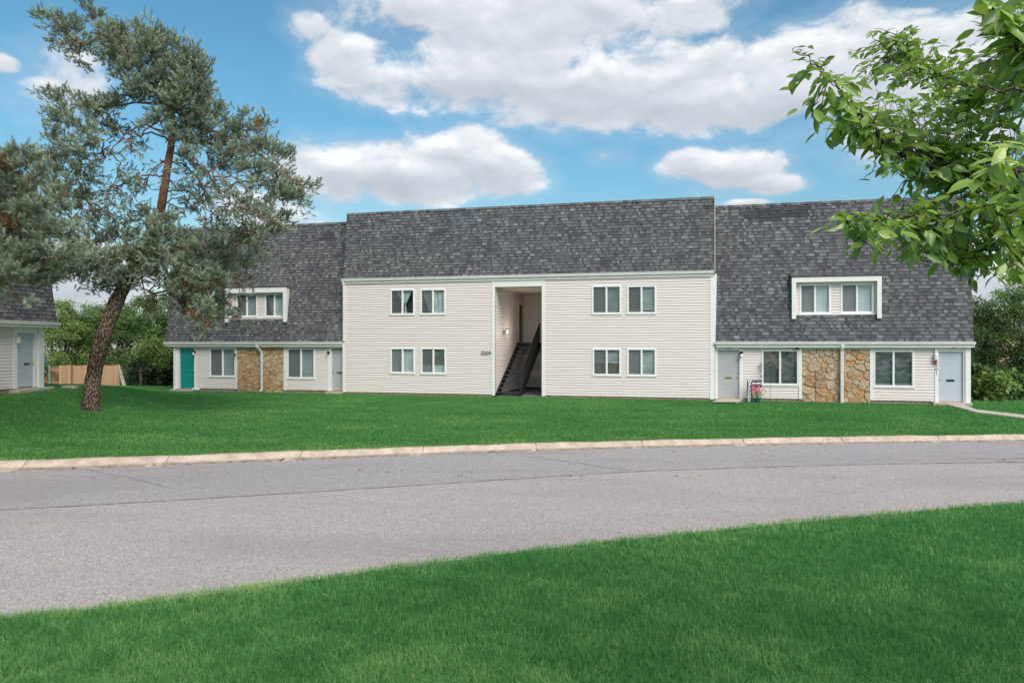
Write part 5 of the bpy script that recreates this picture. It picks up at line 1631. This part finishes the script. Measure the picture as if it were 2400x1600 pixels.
def broadleaf(name, label, x, Y, zb, trunk_h, lobes, mt, nleaf, size, group=None, cat='tree', tone0=.5, clump=.45, bark='bark', asp=.55):
    """lobes in metres relative to the base: (dx, dy, z, rx, ry, rz)"""
    X_ = x; O = np.array([X_, Y, zb])
    root = empty(name, (X_, Y, zb)); tag(root, label, cat, group)
    paths = [(smooth_path([(0, 0, -.2), (.05, 0, trunk_h * .4), (-.05, .05, trunk_h), (0, 0, trunk_h * 1.5)], 5), np.linspace(.05 * trunk_h + .06, .05, 16))]
    Ps, Ns, Ts = [], [], []
    vol = sum(l[3] * l[4] * l[5] for l in lobes)
    for (dx, dy, z, rx, ry, rz) in lobes:
        c = np.array([dx, dy, z])
        paths.append((wiggly(np.array([0, 0, min(trunk_h * .9, z * .6)]), c, 10, .05, 0, .1), np.linspace(.05 + .01 * trunk_h, .015, 10)))
        nc = max(6, int(nleaf * rx * ry * rz / vol / 90))
        for k in range(nc):
            d = unit(rng.normal(size=3)); q = c + d * rng.uniform(.45, 1.0) ** .6 * np.array([rx, ry, rz])
            if rng.random() < .5: paths.append((wiggly(c, q, 6, .03), np.linspace(.015, .006, 6)))
            m_ = 90
            p = q + rng.normal(0, clump, (m_, 3)) * np.array([.55, .55, .38])
            Ps.append(p); Ns.append(unit(rng.normal(0, .6, (m_, 3)) + np.array([0, -.2, .75]) + d * .35))
            Ts.append(np.full(m_, tone0 + rng.normal(0, .13)) + rng.normal(0, .12, m_))
    P = np.concatenate(Ps); Nn = np.concatenate(Ns); T = np.clip(np.concatenate(Ts), 0, 1)
    V, F = leaf_quads(P, Nn, rng.uniform(.7, 1.25, len(P)) * size, T, asp)
    V2, F2 = tubes_np(paths, 6)
    mesh_np('trunk', V2, F2, [M[bark]], root, smooth=True)
    mesh_np('crown', V, F, [M[mt]], root, attrs={'tone': ('FACE', T)})
    return root

def gx(x, Y): return (x - CX) / FPX * Y
TG = 'trees behind the buildings'
# left gap
T = [('tree', 'light green tree right behind the left block\'s corner', 150, 50, [(0, 0, 3.4, 1.6, 1.5, 2.0), (-1.0, 0, 5.0, 1.3, 1.2, 1.3), (.9, 0, 5.2, 1.2, 1.2, 1.2), (.2, -.3, 1.8, 1.6, 1.2, 1.4), (-1.2, 0, 2.0, 1.2, 1.2, 1.5)], 'leaf_mid', 15000, .15, .6),
     ('tree', 'bushy mid green tree rising above the middle of the tan fence', 215, 52, [(0, 0, 3.6, 2.0, 1.5, 1.8), (-.8, 0, 5.3, 1.2, 1.2, 1.2), (1.2, 0, 4.8, 1.6, 1.2, 1.3), (0, -.4, 2.1, 1.8, 1.2, 1.3)], 'leaf_mid', 15000, .15, .42),
     ('tree', 'dark dense tree seen right of the leaning pine\'s trunk', 300, 49, [(0, 0, 3.4, 1.9, 1.4, 1.7), (-1.0, 0, 5.0, 1.4, 1.2, 1.2), (1.2, .3, 4.9, 1.6, 1.2, 1.3), (0, -.2, 1.5, 1.9, 1.2, 1.5)], 'leaf_dark', 16000, .15, .55),
     ('tree', 'broad dark tree touching the left end of the long building', 375, 47, [(0, 0, 3.4, 1.7, 1.4, 1.8), (-.4, 0, 5.4, 1.7, 1.2, 1.4), (-1.0, -.4, 1.6, 1.6, 1.2, 1.5), (.8, 0, 1.6, 1.4, 1.2, 1.6), (.6, .3, 6.6, 1.0, 1.0, .8)], 'leaf_dark', 17000, .15, .6),
     ('tree', 'far pale tree top between the left block and the pine', 120, 62, [(0, 0, 5.5, 2.2, 1.6, 1.8), (-1.6, 0, 4.0, 1.8, 1.4, 1.6), (1.6, 0, 4.4, 1.6, 1.4, 1.5)], 'leaf_mid', 10000, .18, .7),
     ('tree', 'far green tree behind the dark trees beside the long building', 270, 60, [(0, 0, 5.2, 2.0, 1.6, 1.6), (-2.0, 0, 4.4, 1.8, 1.4, 1.6), (1.8, 0, 5.6, 1.8, 1.4, 1.6), (3.4, 0, 4.6, 1.6, 1.3, 1.8)], 'leaf_dark', 12000, .18, .75)]
for (nm, lb_, x, Y, lobes, mt, nl_, sz, t0) in T:
    Y += 3.0; X_ = gx(x, Y); broadleaf(nm, lb_, X_, Y, float(lawn_z(X_, Y)), 2.4, lobes, mt, nl_, sz, TG, tone0=t0)
# low hedge under the left trees, deep shade put into its leaf colour
X_ = gx(345, 47)
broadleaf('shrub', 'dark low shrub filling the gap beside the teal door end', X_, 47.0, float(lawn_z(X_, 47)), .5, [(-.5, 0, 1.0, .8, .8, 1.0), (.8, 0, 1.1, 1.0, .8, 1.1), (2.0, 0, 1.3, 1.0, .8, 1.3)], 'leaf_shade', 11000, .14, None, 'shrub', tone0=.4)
X_ = gx(322, 43.0)
broadleaf('shrub', 'bright green shrub in front of the dark trees near the long building', X_, 43.0, float(lawn_z(X_, 43)) + 0.0, .9, [(.9, 0, 2.2, .75, .6, .5), (.3, 0, 1.9, .5, .5, .4), (1.25, 0, 1.5, .4, .4, .4)], 'leaf_mid', 2600, .14, None, 'shrub', tone0=.55)
X_ = gx(100, 47)
broadleaf('shrub', 'dark shrub beside the left block behind the orange toy', X_, 47, float(lawn_z(X_, 47)), .5, [(0, 0, 1.0, .5, .5, 1.0), (-1.2, 0, 1.4, 1.0, .7, 1.2)], 'leaf_dark', 4500, .12, None, 'shrub', tone0=.45)
# right end
T = [('tree', 'dark tree directly behind the right end of the long building', 2262, 37, [(0, 0, 3.2, 1.1, 1.2, 1.5), (-.4, 0, 4.6, .9, 1.0, .8), (.4, -.2, 1.6, 1.1, 1.0, 1.4)], 'leaf_dark', 12000, .12, .45),
     ('tree', 'taller dark green tree at the right picture edge', 2350, 36, [(0, 0, 3.4, 1.4, 1.2, 1.6), (.5, 0, 4.8, 1.3, 1.2, 1.0), (-.5, 0, 4.9, .8, .8, .7), (.3, 0, 1.8, 1.1, 1.0, 1.2), (2.0, 0, 3.4, 1.4, 1.2, 2.0)], 'leaf_dark', 16000, .12, .52),
     ('tree', 'pale loose tree top above the dark trees at the right edge', 2345, 58, [(0, 0, 7.4, 1.5, 1.4, 1.2), (-1.4, 0, 6.2, 1.3, 1.2, 1.3), (1.6, 0, 6.5, 1.8, 1.3, 1.5), (-2.4, 0, 4.8, 1.2, 1.2, 1.4)], 'leaf_mid', 8000, .16, .75)]
for (nm, lb_, x, Y, lobes, mt, nl_, sz, t0) in T:
    X_ = gx(x, Y); broadleaf(nm, lb_, X_, Y, float(lawn_z(X_, Y)), 2.2, lobes, mt, nl_, sz, TG, tone0=t0, clump=.38)
for k, (x, Y, hh_, t0, lb_) in enumerate([(2250, 32.5, 1.6, .45, 'tall large leaved shrub against the right end of the long building'), (2290, 31.8, 1.1, .65, 'low bright large leaved shrub left of the picture edge by the path'), (2322, 32.6, 1.3, .5, 'large leaved shrub in the bottom right corner of the hedge')]):
    X_ = gx(x, Y)
    broadleaf('shrub', lb_, X_, Y, float(lawn_z(X_, Y)) - .02, .4, [(0, 0, hh_ * .45, .55, .5, hh_ * .45), (-.25, 0, hh_ * .7, .4, .4, hh_ * .35), (.3, 0, hh_ * .55, .45, .4, hh_ * .4)], 'leaf_mid' if k == 1 else 'leaf_dark', 1900, .23, 'large leaved shrubs at the right end', 'shrub', tone0=t0, clump=.30, asp=.75)
# houses glimpsed through the foliage
def far_house(x, Y, w, h_, label, mt):
    X_ = gx(x, Y); g_ = -.9
    r_ = empty('far_house', (X_, Y, g_)); tag(r_, label, 'house')
    mb = MB(); mb.box(-w / 2, w / 2, 0, 6, -.2, h_); mb.build('wall', M[mt], r_)
    mb = MB(); mb.prism([(-.5, h_), (6.5, h_), (3, h_ + 1.6)], -w / 2 - .4, w / 2 + .4, lambda a, p: (a, p[0], p[1])); mb.build('roof', M['shingle'], r_)
    for k in range(3):
        a = -w / 2 + w * (k + .5) / 3
        mb = MB(); mb.box(a - .6, a + .6, -.05, .02, 1.0, 2.2); f_ = mb.build('window', M['white'], r_)
        mb = MB(); mb.box(a - .52, a + .52, -.07, -.051, 1.08, 2.12); mb.build('pane', M['dark'], f_)
far_house(2440, 66, 12, 4.6, 'tan house glimpsed through the trees at the right edge', 'tan_wall')
far_house(190, 72, 12, 3.9, 'pale house glimpsed through the trees above the tan fence', 'siding')


# ------------------------------------------------------------------ near tree overhanging from the right
LV = np.array([(0, 0, 0), (.18, .16, .03), (.42, .24, .045), (.70, .17, .03), (1.0, 0, -.06), (.70, -.17, .03), (.42, -.24, .045), (.18, -.16, .03), (.35, 0, -.012), (.68, 0, -.015)])
LF = [(0, 8, 1, 1), (1, 8, 2, 2), (8, 9, 3, 2), (9, 4, 3, 3), (0, 7, 8, 8), (7, 6, 8, 8), (8, 6, 5, 9), (9, 5, 4, 4)]
LFq = np.array([(0, 8, 2, 1), (8, 9, 3, 2), (0, 7, 6, 8), (8, 6, 5, 9)]); LFt = np.array([(9, 4, 3), (9, 5, 4)])
LT = np.array([(0, 8, 1), (1, 8, 2), (8, 9, 3), (8, 3, 2), (9, 4, 3), (0, 7, 8), (7, 6, 8), (8, 6, 5), (8, 5, 9), (9, 5, 4)])
near_root = empty('broadleaf_tree', (5.6, 5.0, ZVERGE))
tag(near_root, 'near leafy tree reaching in from the upper right with large glossy green leaves', 'tree')
O = np.array([5.6, 5.0, ZVERGE])
def a3(x, y, Y): return np.array(at(x, y, Y))
limbs = []
tr = smooth_path([(5.6, 5.0, ZVERGE - .1), (5.55, 5.0, .8), (5.45, 5.02, 2.0), (5.5, 5.0, 3.6), (5.7, 5.1, 5.4)], 8)
limbs.append((tr, np.linspace(.19, .07, len(tr))))
def limb(pts, r0, r1, start):
    P = smooth_path([start] + [a3(*p) for p in pts], 8)
    P[1:-1] += rng.normal(0, .008, P[1:-1].shape)
    limbs.append((P, np.linspace(r0, r1, len(P)))); return P
S1, S2, S3 = np.array((5.45, 5.02, 2.6)), np.array((5.5, 5.0, 3.3)), np.array((5.55, 5.0, 4.0))
LA = limb([(2420, 470, 4.9), (2230, 408, 4.7), (2130, 375, 4.6), (2030, 322, 4.5), (1965, 240, 4.4), (1900, 180, 4.3), (1860, 130, 4.3)], .022, .003, S1)
LB = limb([(2420, 330, 5.4), (2270, 262, 5.5), (2170, 200, 5.7), (2090, 140, 5.8), (2070, 85, 5.8)], .017, .003, S2)
LC = limb([(2420, 520, 4.6), (2260, 485, 4.4), (2100, 502, 4.3), (2000, 500, 4.2), (1940, 505, 4.1)], .014, .003, S1)
LD = limb([(2420, 590, 4.9), (2310, 570, 4.8), (2200, 590, 4.7), (2120, 600, 4.7)], .014, .003, S1)
LE = limb([(2420, 150, 4.2), (2340, 90, 4.1), (2280, 20, 4.0)], .014, .003, S3)
LG = limb([(2420, 240, 4.0), (2300, 210, 4.0), (2180, 180, 4.2)], .012, .003, S2)
LH = limb([(2420, 400, 3.9), (2330, 400, 3.8), (2280, 330, 3.7)], .012, .003, S2)
allL = np.concatenate([LA, LB, LC, LD, LE, LG, LH])
# foliage sprays: (x, y, rx, ry, Y, leaf size, count, tone)
SPR = [(1862, 122, 36, 20, 4.3, .050, 13, .04), (1885, 150, 36, 22, 4.3, .062, 7, .25), (1895, 195, 45, 28, 4.3, .085, 7, .5), (1880, 250, 50, 30, 4.2, .10, 12, .5), (1940, 185, 45, 34, 4.3, .10, 11, .5), (1900, 300, 40, 18, 4.2, .10, 7, .45),
       (1985, 110, 40, 40, 5.7, .075, 18, .45), (2050, 85, 50, 26, 5.8, .075, 26, .48), (2120, 95, 55, 32, 5.8, .075, 30, .48), (2060, 130, 60, 34, 5.7, .075, 42, .4), (2140, 140, 60, 36, 5.7, .075, 46, .42), (2010, 165, 50, 34, 5.6, .08, 26, .45), (2090, 190, 70, 40, 5.5, .08, 46, .5), (2200, 95, 40, 24, 5.8, .07, 14, .45), (2200, 150, 46, 34, 5.6, .08, 30, .5),
       (1960, 245, 60, 34, 4.5, .095, 26, .5), (2000, 300, 66, 36, 4.5, .095, 34, .4), (1930, 335, 50, 22, 4.4, .09, 10, .4), (2060, 240, 70, 40, 4.8, .09, 40, .55), (2140, 250, 80, 50, 5.0, .09, 50, .58), (2230, 220, 80, 60, 5.0, .09, 60, .62), (2310, 190, 80, 70, 4.6, .10, 56, .66), (2340, 100, 60, 50, 4.4, .105, 36, .7), (2320, 20, 60, 30, 4.1, .12, 22, .6), (2385, 60, 50, 60, 4.2, .11, 30, .6),
       (2070, 330, 80, 40, 4.6, .09, 50, .45), (2160, 340, 90, 50, 4.8, .09, 60, .5), (2250, 330, 90, 60, 4.8, .09, 66, .52), (2340, 320, 80, 70, 4.4, .095, 56, .55), (2050, 385, 60, 22, 4.6, .085, 18, .35), (2130, 410, 80, 32, 4.7, .09, 42, .45), (2220, 425, 90, 40, 4.8, .09, 50, .42), (2320, 430, 90, 60, 4.4, .10, 50, .55), (2330, 370, 60, 30, 3.6, .125, 14, .85), (2250, 400, 50, 26, 3.7, .12, 9, .8),
       (2190, 175, 40, 20, 4.4, .06, 14, .97), (2200, 215, 40, 16, 4.4, .06, 12, .97),
       (1965, 500, 40, 24, 4.1, .085, 16, .68), (2010, 520, 60, 34, 4.2, .09, 28, .55), (2080, 500, 66, 34, 4.3, .09, 34, .5), (2150, 510, 70, 40, 4.5, .09, 40, .48), (2230, 500, 80, 46, 4.6, .09, 46, .5), (2310, 520, 80, 56, 4.6, .09, 52, .45), (2000, 565, 36, 26, 4.2, .09, 14, .35), (2070, 560, 56, 26, 4.4, .09, 22, .42), (2150, 570, 66, 34, 4.6, .09, 34, .42), (2230, 580, 66, 34, 4.7, .085, 38, .45), (2300, 600, 60, 36, 4.7, .085, 32, .42), (2360, 580, 60, 60, 4.5, .09, 34, .4), (2170, 610, 50, 20, 4.7, .08, 14, .42), (2260, 630, 50, 18, 4.7, .08, 14, .45), (2335, 640, 30, 22, 4.0, .11, 7, .45),
       (2300, 30, 60, 30, 4.3, .11, 24, .6), (2340, 160, 60, 50, 4.8, .10, 40, .6), (2270, 170, 60, 40, 5.0, .09, 36, .6), (1850, 210, 36, 24, 4.3, .10, 6, .5), (1850, 290, 26, 16, 4.2, .10, 4, .45), (1910, 520, 22, 16, 4.1, .09, 6, .7), (2420, 300, 80, 200, 4.6, .10, 90, .5), (2480, 100, 120, 150, 5.0, .10, 110, .5), (2500, 450, 120, 150, 5.0, .10, 100, .5)]
LVs, LFs, LTn = [], [], []; off = 0; tw = []
for (x, y, rx, ry, Y, sz, cnt, tn0) in SPR:
    cnt = int(cnt * (3.0 if cnt > 16 else 1.6))
    ntw = max(1, cnt // 7)
    done = 0
    for k in range(ntw):
        m_ = cnt // ntw if k < ntw - 1 else cnt - done
        done += m_
        Yk = Y + rng.uniform(-.35, .45)
        tip = a3(x + rng.uniform(-1, 1) * rx, y + rng.uniform(-1, 1) * ry, Yk)
        # twig grows from the nearest limb
        j = int(np.argmin(np.linalg.norm(allL - tip, axis=1) + 0.5 * np.maximum(0, -(allL[:, 0] - tip[0] + .05))))
        st_ = allL[j]; full = tip - st_; Lf = np.linalg.norm(full)
        tw.append((wiggly(st_, tip, 8, .012), np.linspace(.004, .0016, 8)))
        dirn = full / (Lf + 1e-6)
        q0 = tip - dirn * min(Lf, .10 + .03 * m_)
        for i in range(m_):
            t = (i + .5) / m_ * 1.0
            p = q0 + (tip - q0) * t * 1.05 + rng.normal(0, .018, 3)
            side = unit(np.cross(dirn, np.array([0, 0, 1.0])) + 1e-4) * (1 if i % 2 else -1)
            ax = unit(dirn * .6 + side * .75 + np.array([0, 0, -.30]) + rng.normal(0, .38, 3))
            nr = unit(np.array([0, -.25, 1.0]) + rng.normal(0, .55, 3)); 
            bn = unit(np.cross(nr, ax)); nr = np.cross(ax, bn)
            s = sz * rng.uniform(.72, 1.32)
            curl = rng.uniform(-.5, 2.2)
            lv = LV.copy(); lv[:, 2] = lv[:, 2] - .10 * curl * lv[:, 0] ** 2
            Wd = s * rng.uniform(.70, 1.05)
            Vv = p + (lv[:, 0:1] * ax) * s + (lv[:, 1:2] * bn) * Wd + (lv[:, 2:3] * nr) * s
            LVs.append(Vv); LFs.append(LT + off); off += 10
            tq = tn0 + (.05 if .1 < tn0 < .8 else 0) + rng.normal(0, .18)
            tq = min(.06, max(0, tq)) if tn0 < .1 else min(1, max(.09, tq))
            LTn.append(np.full(10, tq))
V, F = tubes_np(limbs, 10); mesh_np('trunk', V - O, F, [M['bark']], near_root, smooth=True)
V, F = tubes_np(tw, 5); mesh_np('twigs', V - O, F, [M['bark']], near_root, smooth=True)
mesh_np('crown', np.concatenate(LVs) - O, np.concatenate(LFs), [M['leaf_near']], near_root, attrs={'tone': ('FACE', np.concatenate(LTn))}, smooth=False)

print('done', len(bpy.data.objects))
